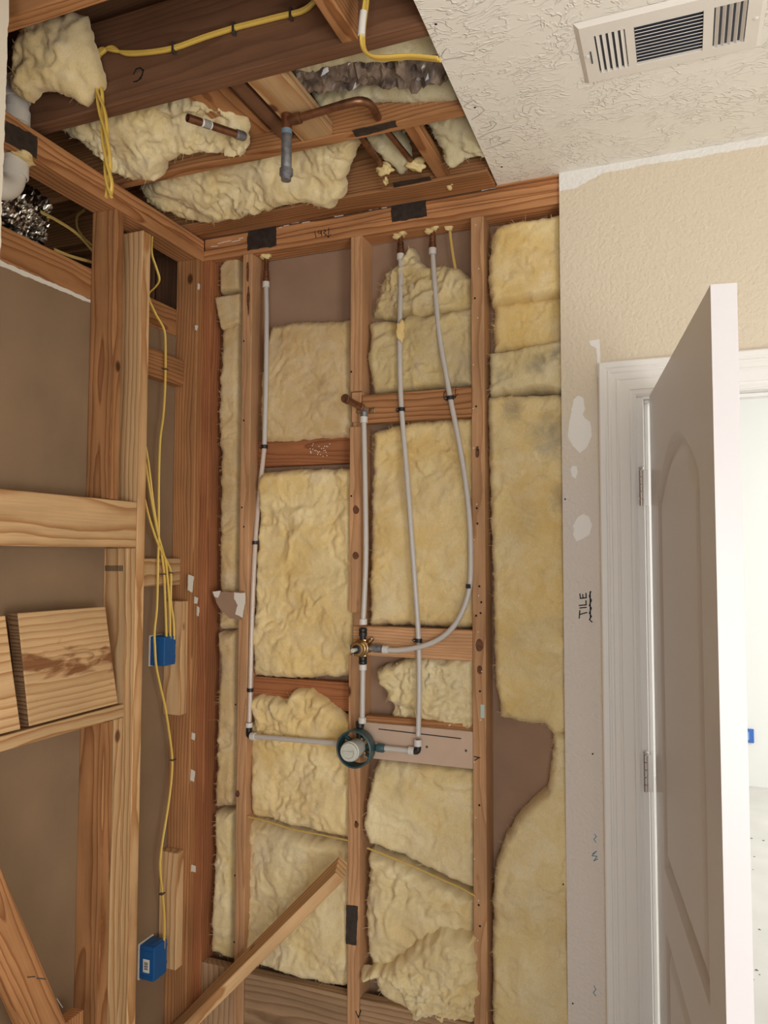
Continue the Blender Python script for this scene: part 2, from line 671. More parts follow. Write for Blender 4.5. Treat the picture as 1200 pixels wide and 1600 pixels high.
    L.new(n2.outputs['Fac'], b.inputs['Height'])
    L.new(b.outputs[0], B.inputs['Normal'])
    return m


def wool(name, base, pale, dirt, dirt_amt=0.35, smudges=()):
    m, nt, N, L, B = newmat(name)
    tc, oi = N.new('ShaderNodeTexCoord'), N.new('ShaderNodeObjectInfo')

    def noise(scale, detail, dist, off=(0, 0, 0), rough=0.55, stretch=None):
        n = N.new('ShaderNodeTexNoise')
        n.inputs['Scale'].default_value, n.inputs['Detail'].default_value = scale, detail
        n.inputs['Distortion'].default_value, n.inputs['Roughness'].default_value = dist, rough
        ad = N.new('ShaderNodeVectorMath')
        L.new(tc.outputs['Object'], ad.inputs[0])
        ad.inputs[1].default_value = off
        v = ad.outputs[0]
        if stretch:
            mu_ = N.new('ShaderNodeVectorMath')
            mu_.operation = 'MULTIPLY'
            L.new(v, mu_.inputs[0])
            mu_.inputs[1].default_value = stretch
            v = mu_.outputs[0]
        L.new(v, n.inputs['Vector'])
        return n.outputs['Fac']

    def rng(sck, a, b, c=0.0, d=1.0):
        q = N.new('ShaderNodeMapRange')
        q.inputs[1].default_value, q.inputs[2].default_value, q.inputs[3].default_value, q.inputs[4].default_value = a, b, c, d
        L.new(sck, q.inputs[0])
        return q.outputs[0]

    def mix(f, a, b, mode='MIX'):
        q = N.new('ShaderNodeMixRGB')
        q.blend_type = mode
        for i, sck in enumerate((f, a, b)):
            if isinstance(sck, (int, float)):
                q.inputs[i].default_value = sck
            elif isinstance(sck, tuple):
                q.inputs[i].default_value = (*sck, 1)
            else:
                L.new(sck, q.inputs[i])
        return q.outputs[0]
    c = mix(rng(noise(4.5, 4, 0.7), 0.36, 0.64), base, pale)
    c = mix(rng(noise(13, 5, 0.9, (3, 8, 1)), 0.46, 0.72, 0, 0.35), c, tuple(0.6 * p + 0.38 for p in pale))
    c = mix(rng(noise(3.1, 5, 0.8, (4.4, 1.2, 7.7)), 0.48, 0.72, 0, dirt_amt), c, dirt)
    c = mix(rng(noise(20, 4, 1.6, (9, 2, 5), 0.6), 0.58, 0.76, 0, dirt_amt * 0.6), c, tuple(d * 0.8 for d in dirt))
    for pos, rad in smudges:
        dv = N.new('ShaderNodeVectorMath')
        dv.operation = 'DISTANCE'
        L.new(tc.outputs['Object'], dv.inputs[0])
        dv.inputs[1].default_value = tuple(map(float, pos))
        ns = N.new('ShaderNodeMath')
        ns.operation = 'MULTIPLY_ADD'
        L.new(noise(30, 5, 1.0, (2, 2, 2)), ns.inputs[0])
        ns.inputs[1].default_value = rad * 1.1
        L.new(dv.outputs['Value'], ns.inputs[2])
        c = mix(rng(ns.outputs[0], rad * 1.45, rad * 0.55, 0, 0.62), c, (0.20, 0.185, 0.165))
    c = mix(1.0, c, rng(noise(1, 3, 2.5, (1, 1, 1), 0.6, (230, 230, 90)), 0.2, 0.8, 0.84, 1.12), 'MULTIPLY')
    L.new(c, B.inputs['Base Color'])
    B.inputs['Roughness'].default_value = 1.0
    B.inputs['Specular IOR Level'].default_value = 0.03
    B.inputs['Sheen Weight'].default_value = 0.15
    B.inputs['Sheen Roughness'].default_value = 0.6
    b = N.new('ShaderNodeBump')
    b.inputs['Strength'].default_value = 0.5
    b.inputs['Distance'].default_value = 0.003
    L.new(noise(60, 7, 2.4, (2, 3, 4), 0.65), b.inputs['Height'])
    L.new(b.outputs[0], B.inputs['Normal'])
    return m


M = {}
M['old'] = wood('aged_fir', (0.45, 0.22, 0.092), (0.225, 0.083, 0.028), contrast=0.9, ring=28)
M['red'] = wood('red_fir', (0.36, 0.145, 0.06), (0.19, 0.06, 0.024), contrast=0.8)
M['brown'] = wood('brown_joist', (0.205, 0.10, 0.053), (0.12, 0.053, 0.027), contrast=0.6, ring=22)
M['new'] = wood('fresh_pine', (0.68, 0.45, 0.235), (0.40, 0.185, 0.065), knot=(0.16, 0.07, 0.03), contrast=0.95, ring=17, blotch=0.1)
M['resin'] = wood('resin_streaked_pine', (0.68, 0.45, 0.235), (0.44, 0.215, 0.08), contrast=0.8, ring=17, blotch=0.1, resin=True)
M['endgrain'] = wood('dark_end_grain', (0.26, 0.15, 0.075), (0.07, 0.035, 0.018), ring=60, contrast=1.0, knots=0.001)
M['grey'] = wood('weathered_pine', (0.42, 0.275, 0.16), (0.22, 0.125, 0.065), contrast=0.8, ring=22)
M['oldplate'] = wood('plate_fir', (0.52, 0.255, 0.108), (0.24, 0.085, 0.03), contrast=0.95, ring=20)
M['deck'] = wood('added_roof_deck', (0.18, 0.09, 0.045), (0.11, 0.05, 0.025), contrast=0.5)
M['stud'] = wood('pale_stud_fir', (0.58, 0.335, 0.175), (0.36, 0.165, 0.068), contrast=0.7)
M['wool'] = wool('yellow_glass_wool', (0.76, 0.545, 0.21), (0.84, 0.68, 0.36), (0.56, 0.42, 0.22), 0.4)
M['wool_pale'] = wool('pale_glass_wool', (0.74, 0.57, 0.27), (0.82, 0.70, 0.42), (0.54, 0.43, 0.27), 0.4)
M['wool_dusty'] = wool('dusty_glass_wool', (0.62, 0.465, 0.20), (0.73, 0.595, 0.32), (0.38, 0.31, 0.22), 0.5)
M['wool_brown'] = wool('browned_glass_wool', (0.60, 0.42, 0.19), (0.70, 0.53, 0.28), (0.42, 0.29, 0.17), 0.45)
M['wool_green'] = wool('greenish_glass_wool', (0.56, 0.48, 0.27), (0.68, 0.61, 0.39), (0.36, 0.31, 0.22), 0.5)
M['wool_sooty'] = wool('sooty_glass_wool', (0.68, 0.54, 0.26), (0.78, 0.67, 0.40), (0.44, 0.39, 0.31), 0.4,
                       [(wY(838, 568, 2.26), 0.050), (wY(780, 582, 2.26), 0.035), (wY(868, 552, 2.26), 0.03)])
M['wool_grey'] = wool('grey_edged_glass_wool', (0.75, 0.55, 0.22), (0.83, 0.68, 0.37), (0.50, 0.43, 0.30), 0.45,
                      [(wY(862, 680, 2.26), 0.10), (wY(880, 780, 2.26), 0.06), (wY(800, 640, 2.26), 0.05)])
M['paper'] = plain('drywall_back_paper', (0.265, 0.175, 0.105), 0.9, bump=0.1, bscale=200, spec=0.1, var=0.10, vscale=5)
M['paper_back'] = plain('sheathing_paper', (0.33, 0.215, 0.145), 0.9, bump=0.1, bscale=160, spec=0.1, var=0.10, vscale=6)
M['gypsum'] = plain('gypsum_edge', (0.74, 0.70, 0.62), 0.9, bump=0.4, bscale=120)
M['stain'] = plain('black_brown_stain', (0.035, 0.025, 0.021), 0.6, bump=0.3, bscale=120, var=0.4, vscale=60)
M['pex'] = plain('white_pex', (0.56, 0.53, 0.50), 0.28, spec=0.5, trans=0.25)
M['pex_clear'] = plain('translucent_pex', (0.62, 0.52, 0.45), 0.2, spec=0.6, trans=0.3)
M['collar'] = plain('white_pex_ring', (0.66, 0.64, 0.61), 0.4)
M['black'] = plain('black_plastic', (0.012, 0.012, 0.013), 0.45)
M['brass'] = plain('brass', (0.50, 0.34, 0.17), 0.32, 1.0, var=0.25, vscale=40)
M['chrome'] = plain('nickel', (0.58, 0.56, 0.54), 0.34, 1.0)
M['copper'] = plain('tarnished_copper', (0.26, 0.125, 0.07), 0.42, 0.85, var=0.35, vscale=30)
M['galv'] = plain('galvanised_steel', (0.27, 0.28, 0.30), 0.5, 0.7, var=0.35, vscale=60, bump=0.3, bscale=150)
M['teal'] = plain('dark_teal_plastic', (0.035, 0.085, 0.095), 0.4)
M['cap'] = plain('pale_grey_plastic', (0.55, 0.56, 0.50), 0.4)
M['romex'] = plain('yellow_cable_jacket', (0.72, 0.49, 0.10), 0.42)
M['romex_dull'] = plain('dusty_yellow_jacket', (0.62, 0.43, 0.13), 0.5)
M['white'] = plain('white_plastic', (0.78, 0.76, 0.71), 0.4)
M['pvc'] = plain('white_pvc', (0.70, 0.67, 0.60), 0.4, var=0.08)
M['foam'] = plain('spray_foam', (0.78, 0.62, 0.30), 0.75, bump=0.8, bscale=160)
M['bluebox'] = plain('blue_box_plastic', (0.012, 0.10, 0.30), 0.38)
M['bluetape'] = plain('blue_tape', (0.05, 0.16, 0.55), 0.6)
M['mud'] = plain('joint_compound', (0.86, 0.85, 0.82), 0.9, bump=0.5, bscale=60)
M['ink'] = plain('marker_ink', (0.012, 0.011, 0.012), 0.7)
M['pencil'] = plain('pencil_line', (0.34, 0.31, 0.27), 0.8)
M['blueink'] = plain('blue_chalk', (0.10, 0.26, 0.38), 0.8)
M['doorpaint'] = plain('door_paint', (0.64, 0.615, 0.625), 0.30, spec=0.45, bump=0.06, bscale=30)
M['trim'] = plain('trim_paint', (0.84, 0.825, 0.80), 0.42)
M['vent'] = plain('register_enamel', (0.80, 0.76, 0.70), 0.35)
M['ventdark'] = plain('duct_dark', (0.05, 0.055, 0.075), 0.6)
M['nail'] = plain('nail_steel', (0.16, 0.14, 0.13), 0.45, 0.8)
M['hole'] = plain('nail_hole', (0.02, 0.012, 0.008), 0.9)
M['label'] = plain('paper_label', (0.75, 0.73, 0.68), 0.8)
M['pinkboard'] = plain('painted_board', (0.56, 0.41, 0.31), 0.7, bump=0.15, bscale=60, var=0.06, vscale=10)
M['nextwall'] = plain('next_room_paint', (0.88, 0.88, 0.85), 0.8)
M['wallpaint'] = plain('cream_room_paint', (0.74, 0.66, 0.53), 0.85)


def foil_mat():
    m, nt, N, L, B = newmat('crinkled_foil')
    B.inputs['Base Color'].default_value = (0.62, 0.58, 0.52, 1)
    B.inputs['Metallic'].default_value = 1.0
    B.inputs['Roughness'].default_value = 0.22
    return m


def poly_mat():
    m, nt, N, L, B = newmat('brown_plastic_film')
    tc = N.new('ShaderNodeTexCoord')
    no = N.new('ShaderNodeTexNoise')
    no.inputs['Scale'].default_value = 24
    no.inputs['Detail'].default_value = 5
    L.new(tc.outputs['Object'], no.inputs['Vector'])
    r = N.new('ShaderNodeValToRGB')
    r.color_ramp.elements[0].position, r.color_ramp.elements[1].position = 0.35, 0.65
    r.color_ramp.elements[0].color = (0.07, 0.052, 0.045, 1)
    r.color_ramp.elements[1].color = (0.26, 0.19, 0.14, 1)
    L.new(no.outputs['Fac'], r.inputs[0])
    L.new(r.outputs[0], B.inputs['Base Color'])
    B.inputs['Roughness'].default_value = 0.14
    return m


def ceiling_mat():
    """cream paint over a hand trowelled texture"""
    m, nt, N, L, B = newmat('trowelled_ceiling_paint')
    B.inputs['Base Color'].default_value = (0.87, 0.84, 0.765, 1)
    B.inputs['Roughness'].default_value = 0.75
    tc = N.new('ShaderNodeTexCoord')
    n0 = N.new('ShaderNodeTexNoise')
    n0.inputs['Scale'].default_value = 5
    n0.inputs['Detail'].default_value = 3
    L.new(tc.outputs['Object'], n0.inputs['Vector'])
    mx = N.new('ShaderNodeVectorMath')
    mx.operation = 'MULTIPLY_ADD'
    L.new(n0.outputs['Color'], mx.inputs[0])
    mx.inputs[1].default_value = (0.16, 0.16, 0.0)
    L.new(tc.outputs['Object'], mx.inputs[2])
    mp = N.new('ShaderNodeVectorMath')
    mp.operation = 'MULTIPLY'
    L.new(mx.outputs[0], mp.inputs[0])
    mp.inputs[1].default_value = (36, 62, 10)
    n1 = N.new('ShaderNodeTexNoise')
    n1.inputs['Scale'].default_value = 1.0
    n1.inputs['Detail'].default_value = 2
    L.new(mp.outputs[0], n1.inputs['Vector'])
    # thin raised ridges where the noise crosses its middle
    s = N.new('ShaderNodeMath')
    s.operation = 'SUBTRACT'
    L.new(n1.outputs['Fac'], s.inputs[0])
    s.inputs[1].default_value = 0.5
    a = N.new('ShaderNodeMath')
    a.operation = 'ABSOLUTE'
    L.new(s.outputs[0], a.inputs[0])
    mr = N.new('ShaderNodeMapRange')
    mr.inputs[1].default_value, mr.inputs[2].default_value = 0.0, 0.06
    mr.inputs[3].default_value, mr.inputs[4].default_value = 1.0, 0.0
    L.new(a.outputs[0], mr.inputs[0])
    n2 = N.new('ShaderNodeTexNoise')
    n2.inputs['Scale'].default_value = 16
    L.new(tc.outputs['Object'], n2.inputs['Vector'])
    mk_ = N.new('ShaderNodeMapRange')
    mk_.inputs[1].default_value, mk_.inputs[2].default_value = 0.36, 0.66
    L.new(n2.outputs['Fac'], mk_.inputs[0])
    m2 = N.new('ShaderNodeMath')
    m2.operation = 'MULTIPLY'
    L.new(mr.outputs[0], m2.inputs[0])
    L.new(mk_.outputs[0], m2.inputs[1])
    b = N.new('ShaderNodeBump')
    b.inputs['Strength'].default_value = 0.62
    b.inputs['Distance'].default_value = 0.005
    L.new(m2.outputs[0], b.inputs['Height'])
    L.new(b.outputs[0], B.inputs['Normal'])
    return m


def tan_wall_mat():
    """tan paint with orange peel; bare primer along the ceiling and beside the casing where trim and tile came off"""
    m, nt, N, L, B = newmat('tan_orange_peel_paint')
    tc = N.new('ShaderNodeTexCoord')
    sp = N.new('ShaderNodeSeparateXYZ')
    L.new(tc.outputs['Object'], sp.inputs[0])
    no = N.new('ShaderNodeTexNoise')
    no.inputs['Scale'].default_value = 7
    no.inputs['Detail'].default_value = 8
    no.inputs['Roughness'].default_value = 0.7
    L.new(tc.outputs['Object'], no.inputs['Vector'])

    def math_(op, a, b):
        q = N.new('ShaderNodeMath')
        q.operation = op
        for i, s in enumerate((a, b)):
            if isinstance(s, (int, float)):
                q.inputs[i].default_value = s
            else:
                L.new(s, q.inputs[i])
        return q.outputs[0]

    def rng(s, lo, hi):
        q = N.new('ShaderNodeMapRange')
        q.inputs[1].default_value, q.inputs[2].default_value = lo, hi
        L.new(s, q.inputs[0])
        return q.outputs[0]
    nz = math_('SUBTRACT', no.outputs['Fac'], 0.5)
    # primer band under the ceiling: wide at the cut edge, narrowing to the right
    lim = math_('ADD', math_('MULTIPLY', rng(sp.outputs['X'], -0.20, -0.28), -0.032), 2.712)
    band = rng(math_('SUBTRACT', math_('ADD', sp.outputs['Z'], math_('MULTIPLY', nz, 0.03)), lim), -0.001, 0.001)
    # pale worn strip left of the casing
    strip = math_('MULTIPLY', rng(math_('ADD', sp.outputs['X'], math_('MULTIPLY', nz, 0.03)), -0.221, -0.228),
                  rng(math_('ADD', sp.outputs['Z'], math_('MULTIPLY', nz, 0.6)), 2.16, 1.75))
    strip = math_('MULTIPLY', strip, 0.85)
    c1 = N.new('ShaderNodeMixRGB')
    c1.inputs[1].default_value = (0.72, 0.63, 0.49, 1)
    c1.inputs[2].default_value = (0.70, 0.65, 0.615, 1)
    L.new(strip, c1.inputs[0])
    c2 = N.new('ShaderNodeMixRGB')
    L.new(band, c2.inputs[0])
    L.new(c1.outputs[0], c2.inputs[1])
    c2.inputs[2].default_value = (0.84, 0.83, 0.80, 1)
    L.new(c2.outputs[0], B.inputs['Base Color'])
    B.inputs['Roughness'].default_value = 0.7
    n2 = N.new('ShaderNodeTexNoise')
    n2.inputs['Scale'].default_value = 95
    n2.inputs['Detail'].default_value = 2
    L.new(tc.outputs['Object'], n2.inputs['Vector'])
    b = N.new('ShaderNodeBump')
    b.inputs['Strength'].default_value = 1.0
    b.inputs['Distance'].default_value = 0.0035
    L.new(n2.outputs['Fac'], b.inputs['Height'])
    L.new(b.outputs[0], B.inputs['Normal'])
    return m


def slab_mat():
    m, nt, N, L, B = newmat('dusty_concrete')
    tc = N.new('ShaderNodeTexCoord')
    no = N.new('ShaderNodeTexNoise')
    no.inputs['Scale'].default_value = 5
    no.inputs['Detail'].default_value = 9
    L.new(tc.outputs['Object'], no.inputs['Vector'])
    r = N.new('ShaderNodeValToRGB')
    r.color_ramp.elements[0].color = (0.58, 0.56, 0.52, 1)
    r.color_ramp.elements[1].color = (0.80, 0.78, 0.73, 1)
    L.new(no.outputs['Fac'], r.inputs[0])
    L.new(r.outputs[0], B.inputs['Base Color'])
    B.inputs['Roughness'].default_value = 0.85
    return m


M['cavity_shade'] = plain('painted_cavity_shade', (0.022, 0.020, 0.020), 0.9)  # near-black colour stands in for the shade of the cavity
M['knot'] = plain('dark_knot_wood', (0.13, 0.05, 0.02), 0.7, var=0.5, vscale=90)
M['foil'] = foil_mat()
M['film'] = poly_mat()
M['ceil'] = ceiling_mat()
M['tan'] = tan_wall_mat()
M['slab'] = slab_mat()
YN = (0, -1, 0)                  # normal of the back wall, towards the room

# ------------------------------------------------------------------ floor, outer shell
fl = box('floor', (-3.0, 4.0), (-2.0, 6.2), (-0.12, 0.0), M['slab'])
tag(fl, 'dusty grey concrete floor running through the doorway', 'floor', kind='structure')

# ------------------------------------------------------------------ back wall
WB = empty('wall_back')
tag(WB, 'open stud wall with blocking and a tan drywall part beside the door', 'wall', kind='structure')
SH = 2.347
box('sheathing', (-1.70, -0.13), (SH, SH + 0.013), (0, 2.65), M['paper_back'], WB)
box('far_drywall', (-0.13, -0.118), (D, SH + 0.013), (0, 2.65), M['gypsum'], WB)
box('door_head_wall', (-0.118, 1.5), (D, SH + 0.013), (2.075, 2.65), M['nextwall'], WB)
box('door_side_wall', (0.86, 1.5), (D, SH + 0.013), (0, 2.075), M['nextwall'], WB)
lumber('top_plate', (-1.66, 1.5), (D, D + 0.089), (2.650, 2.6875), M['oldplate'], WB)
lumber('top_plate', (-1.574, 1.5), (D, D + 0.089), (2.6885, 2.7265), M['oldplate'], WB)
S = {}
S['s0'] = lumber('stud', (-1.583, -1.545), (D, D + 0.089), (0.0, 2.65), M['red'], WB)
S['s1'] = lumber('stud', (-1.415, -1.377), (D, D + 0.089), (0.038, 2.65), M['stud'], WB)
S['s3'] = lumber('stud', (-0.598, -0.557), (D, D + 0.089), (0.038, 2.65), M['stud'], WB)


def notched_stud(x0, x1, segs, mat, parent):
    """one stud with shallow notches in its front: segs = (z0, z1, front offset, side inset)"""
    bm = bmesh.new()
    zc = 1.32
    for z0, z1, fo, ins in segs:
        r = bmesh.ops.create_cube(bm, size=1.0)
        dz, dy, dx = z1 - z0, 0.089 - fo, x1 - x0 - ins
        for v in r['verts']:
            c = v.co.copy()
            v.co = Vector((c.x * dz + (z0 + z1) / 2 - zc, c.y * dy + fo / 2, c.z * dx - ins / 2))
    me = bpy.data.meshes.new('stud')
    bm.to_mesh(me)
    bm.free()
    o = link('stud', me, mat, parent, Matrix.Translation(((x0 + x1) / 2, D + 0.0445, zc)) @ Matrix.Rotation(-math.pi / 2, 4, 'Y'))
    md = o.modifiers.new('bevel', 'BEVEL')
    md.width, md.segments = 0.002, 2
    return o


notched_stud(-1.004, -0.963, ((0.038, 1.286, 0.0, 0.0), (1.286, 1.42, 0.014, 0.010), (1.42, 2.02, 0.0, 0.0), (2.02, 2.135, 0.012, 0.006), (2.135, 2.65, 0.0, 0.0)), M['stud'], WB)
lumber('notch_filler', (-0.998, -0.965), (D + 0.002, D + 0.013), (2.035, 2.132), M['stud'], WB, 0.0012)
lumber('blocking', (-1.377, -1.004), (2.308, SH), (1.909, 1.998), M['red'], WB)
lumber('blocking', (-1.377, -1.004), (2.300, 2.340), (1.098, 1.189), M['red'], WB)
lumber('blocking', (-0.963, -0.598), (D + 0.001, D + 0.039), (2.028, 2.120), M['oldplate'], WB)
lumber('blocking', (-0.990, -0.598), (D + 0.001, D + 0.039), (1.286, 1.378), M['stud'], WB)
lumber('base_blocking', (-1.545, -1.415), (D + 0.004, D + 0.044), (0.0, 0.229), M['grey'], WB)
lumber('base_blocking', (-1.377, -1.004), (D + 0.004, D + 0.044), (0.0, 0.229), M['grey'], WB)
lumber('base_blocking', (-0.963, -0.598), (D + 0.004, D + 0.044), (0.0, 0.229), M['grey'], WB)
lumber('bottom_plate', (-1.545, -0.13), (D + 0.046, SH), (0.0, 0.038), M['old'], WB)
lumber('stud', (-0.175, -0.137), (D, D + 0.089), (0.0, 2.65), M['old'], WB)
vb = box('valve_board', (-0.952, -0.598), (D - 0.001, D + 0.017), (0.968, 1.078), M['pinkboard'], WB, 0.002)
ribbon('board_slot', [[wY(592, 1139, D - 0.0012), wY(720, 1154, D - 0.0012)]], 0.003, YN, M['ink'], vb)
lumber('valve_board_cleat', (-0.952, -0.598), (D + 0.018, D + 0.05), (1.062, 1.094), M['old'], WB, 0.0015)
for q in ((667, 1167), (728, 1173)):
    lathe('screw', [(0, 0.0012), (0.0035, 0.001), (0.0042, 0)], wY(*q, D - 0.0012), YN, M['nail'], vb, 10)

dw = box('drywall_panel', (-0.325, 1.5), (D - 0.0127, D - 0.0002), (0.0, 2.7345), M['tan'], None)
dw.data.transform(dw.matrix_world)
dw.matrix_world = Matrix()
# cut the doorway: rebuild as three slabs joined in one sheet
bm = bmesh.new()
for x0, x1, z0, z1 in ((-0.325, -0.121, 0.0, 2.7345), (-0.121, 0.86, 2.072, 2.7345), (0.86, 1.5, 0.0, 2.7345)):
    r = bmesh.ops.create_cube(bm, size=1.0)
    for v in r['verts']:
        v.co = Vector(((x0 + x1) / 2 + v.co.x * (x1 - x0), D - 0.00645 + v.co.y * 0.0125, (z0 + z1) / 2 + v.co.z * (z1 - z0)))
bm.to_mesh(dw.data)
bm.free()
dw.parent = WB
DF = D - 0.0128                  # painted face of the drywall


def dpoly(pts):
    return [wY(x, y, DF) for x, y in pts]


for i, pts in enumerate((
        [(893, 640), (896, 624), (903, 618), (911, 622), (914, 638), (910, 648), (922, 660), (925, 682), (916, 700), (906, 708), (895, 697), (887, 682), (889, 662)],
        [(891, 733), (895, 727), (901, 729), (903, 738), (899, 748), (893, 744)],
        [(896, 822), (902, 810), (911, 804), (921, 808), (925, 820), (921, 835), (910, 842), (900, 846), (895, 835)])):
    slab_poly('spackle_patch', ragged3(dpoly(pts), 0.003, 20 + i, YN), YN, 0.0012, M['mud'], dw)
slab_poly('torn_paper_strip', ragged3(dpoly([(921, 532), (937, 530), (938, 585), (934, 590), (932, 545), (922, 540)]), 0.003, 31, YN), YN, 0.0012, M['mud'], dw)


def dstroke(*lines):
    return [[wY(x, y, DF) for x, y in l] for l in lines]


ribbon('tile_lettering', dstroke([(905, 966), (906, 954)], [(906, 960), (917, 957)],
                                 [(906, 950), (916, 949)],
                                 [(905, 946), (916, 945), (915.5, 938.5)],
                                 [(907, 935), (916, 934)], [(907, 935), (906, 928)], [(911, 934.5), (910.5, 929)], [(916, 934), (915.5, 927)]), 0.0032, YN, M['ink'], dw)
ribbon('tile_underline', dstroke([(923, 924), (921, 932), (924, 938), (921, 946), (924, 950), (921, 958), (924, 963), (921, 968), (925, 972)], [(922, 925), (922.5, 966)]), 0.0032, YN, M['ink'], dw)
ribbon('blue_scribble', dstroke([(929, 1303), (932, 1307), (928, 1311), (931, 1316)], [(926, 1334), (932, 1330), (925, 1337), (933, 1338), (928, 1345), (934, 1342)], [(928, 1540), (931, 1546), (927, 1551), (931, 1556)]), 0.002, YN, M['blueink'], dw)
for q in ((880, 1382), (895, 1568), (926, 1178), (883, 780)):
    lathe('nail_hole', [(0, 0.0004), (0.0022, 0.0003), (0.0026, 0)], wY(*q, DF), YN, M['ink'], dw, 8)

# dark brushed stains, paint specks and pencil on the framing
slab_poly('stain_patch', ragged3([wY(x, y, D) for x, y in ((388, 357), (432, 350), (432, 384), (386, 392))], 0.004, 3, YN), YN, 0.0006, M['stain'], WB)
slab_poly('stain_patch', ragged3([wY(x, y, D) for x, y in ((611, 316), (666, 308), (667, 338), (612, 348))], 0.004, 4, YN), YN, 0.0006, M['stain'], WB)
slab_poly('stain_patch', ragged3([wY(x, y, D) for x, y in ((541, 1414), (559, 1416), (557, 1477), (540, 1475))], 0.002, 5, YN), YN, 0.0006, M['stain'], WB)
ribbon('pencil_note', [[wY(x, y, D) for x, y in l] for l in (
    [(492, 362), (494, 372)], [(499, 360), (497, 364), (501, 365), (502, 360), (503, 370)], [(506, 359), (509, 361), (506, 364), (510, 367), (507, 369)],
    [(514, 356), (513, 371)], [(510, 367), (513, 371), (517, 366)])], 0.0022, YN, M['ink'], WB)
ribbon('pencil_note', [[wY(x, y, D) for x, y in l] for l in (
    [(694, 613), (693, 622)], [(694, 614), (698, 611), (700, 614)], [(712, 607), (711, 622)], [(708, 617), (711, 622), (715, 615)])], 0.002, YN, M['ink'], WB)
ribbon('pencil_note', [[wY(x, y, D) for x, y in l] for l in ([(741, 1182), (750, 1184)], [(742, 1188), (748, 1184)], [(556, 1580), (560, 1590), (564, 1579)])], 0.003, YN, M['ink'], WB)
slab_poly('green_sticker', [wY(x, y, D) for x, y in ((751, 1101), (757, 1101), (757, 1122), (751, 1122))], YN, 0.0006, plain('mint_paper', (0.45, 0.62, 0.55), 0.8), WB)


def holes(name, pts, r, parent, mat='hole'):
    V, F = [], []
    for p in pts:
        k = len(V)
        for i in range(8):
            a = i * math.pi / 4
            V.append(np.asarray(p) + np.array((math.cos(a) * r, -0.0005, math.sin(a) * r)))
        V.append(np.asarray(p) + np.array((0, -0.0009, 0)))
        F += [(k + i, k + (i + 1) % 8, k + 8) for i in range(8)]
    o = pydata(name, V, F, M[mat], parent)
    o['kind'] = 'stuff'


holes('nail_holes', [wY(x, y, D) for x, y in ((381, 533), (381, 657), (378, 793), (381, 823), (368, 1101), (367, 1368), (366, 1472), (549, 581), (549, 775), (742, 466), (744, 635), (747, 703), (745, 794), (746, 818), (749, 916), (752, 941), (744, 962), (751, 958), (750, 1080), (749, 1258), (748, 1414), (750, 1447), (556, 1284))], 0.0035, WB)
holes('paint_specks', [wY(744 + random.uniform(-5, 9), y + random.uniform(-12, 12), D) for y in range(360, 1590, 70)] + [wY(500 + random.uniform(-16, 16), 702 + random.uniform(-11, 11), 2.308) for _ in range(26)], 0.0017, WB, 'mud')

# dried white primer smeared along the plates, and dark knots in the studs
rs = random.Random(21)
for x0, y0, x1, y1 in ((330, 384, 380, 373), (436, 354, 484, 344), (520, 337, 608, 320), (668, 309, 735, 297), (742, 297, 780, 290)):
    st = []
    x = x0
    while x < x1:
        L_ = rs.uniform(3, 14)
        yy_ = y0 + (y1 - y0) * (x - x0) / (x1 - x0)
        j = rs.uniform(-2.0, 3.0)
        st.append([wY(x, yy_ + j, D), wY(min(x1, x + L_), yy_ + j - 0.18 * L_ + rs.uniform(-.6, .6), D)])
        x += L_ * rs.uniform(0.5, 1.6)
    ribbon('primer_smear', st, 0.0022, YN, M['mud'], WB)
for i, (x, y, a, b) in enumerate(((749, 1008, 6, 10), (750, 1046, 4, 7), (556, 796, 5, 7), (556, 868, 5, 6), (746, 706, 3, 9), (387, 425, 2.5, 16), (388, 470, 2, 24), (371, 1240, 3, 5), (557, 1288, 3, 5))):
    pl = [wY(x + a * math.cos(t * math.pi / 6), y + b * math.sin(t * math.pi / 6), D) for t in range(12)]
    slab_poly('knot', ragged3(pl, 0.003, 70 + i, YN), YN, 0.0004, M['knot'], WB)

# ------------------------------------------------------------------ left wall
WL = empty('wall_left')
tag(WL, 'open stud wall with a framed niche opening and bare drywall backing', 'wall', kind='structure')
XB = XL - 0.089
box('backing_drywall', (XB - 0.0127, XB), (-2.0, 2.34), (0.0, 2.375), M['paper'], WL)
slab_poly('gypsum_edge_strip', ragged3([np.array((XB, y, z)) for y, z in ((1.35, 2.360), (1.80, 2.366), (1.80, 2.376), (1.35, 2.376))], 0.003, 8, (1, 0, 0), (0, 1, 0)), (1, 0, 0), 0.0008, M['gypsum'], WL)
lumber('backing_plate', (XB - 0.04, XB + 0.0), (-0.5, 2.25), (2.377, 2.472), M['old'], WL)
lumber('top_plate', (XB, XL), (-2.0, D - 0.001), (2.645, 2.6825), M['oldplate'], WL)
lumber('top_plate', (XB, XL), (-2.0, D - 0.001), (2.6835, 2.7215), M['oldplate'], WL)
lumber('cripple_stud', (XB, XL), (1.80, 1.838), (1.768, 2.645), M['old'], WL)
lumber('cripple_stud', (XB, XL), (1.80, 1.838), (0.0, 1.117), M['old'], WL)
lumber('jack_stud', (XB, XL), (1.843, 1.882), (0.0, 1.117), M['new'], WL)
lumber('jack_stud', (XB, XL), (1.884, 1.923), (0.0, 1.624), M['new'], WL)
lumber('king_stud', (XB, XL + 0.001), (1.925, 1.963), (0.0, 2.628), M['new'], WL)
lumber('corner_stud', (XB, XL), (2.219, D - 0.0005), (0.0, 2.645), M['old'], WL)
lumber('niche_header', (XL - 0.038, XL), (0.4, 1.923), (1.625, 1.766), M['new'], WL)
lumber('niche_sill', (XB, XL), (0.4, 1.883), (1.118, 1.156), M['new'], WL)
lumber('blocking', (XB, XB + 0.038), (1.964, 2.218), (2.193, 2.285), M['old'], WL)
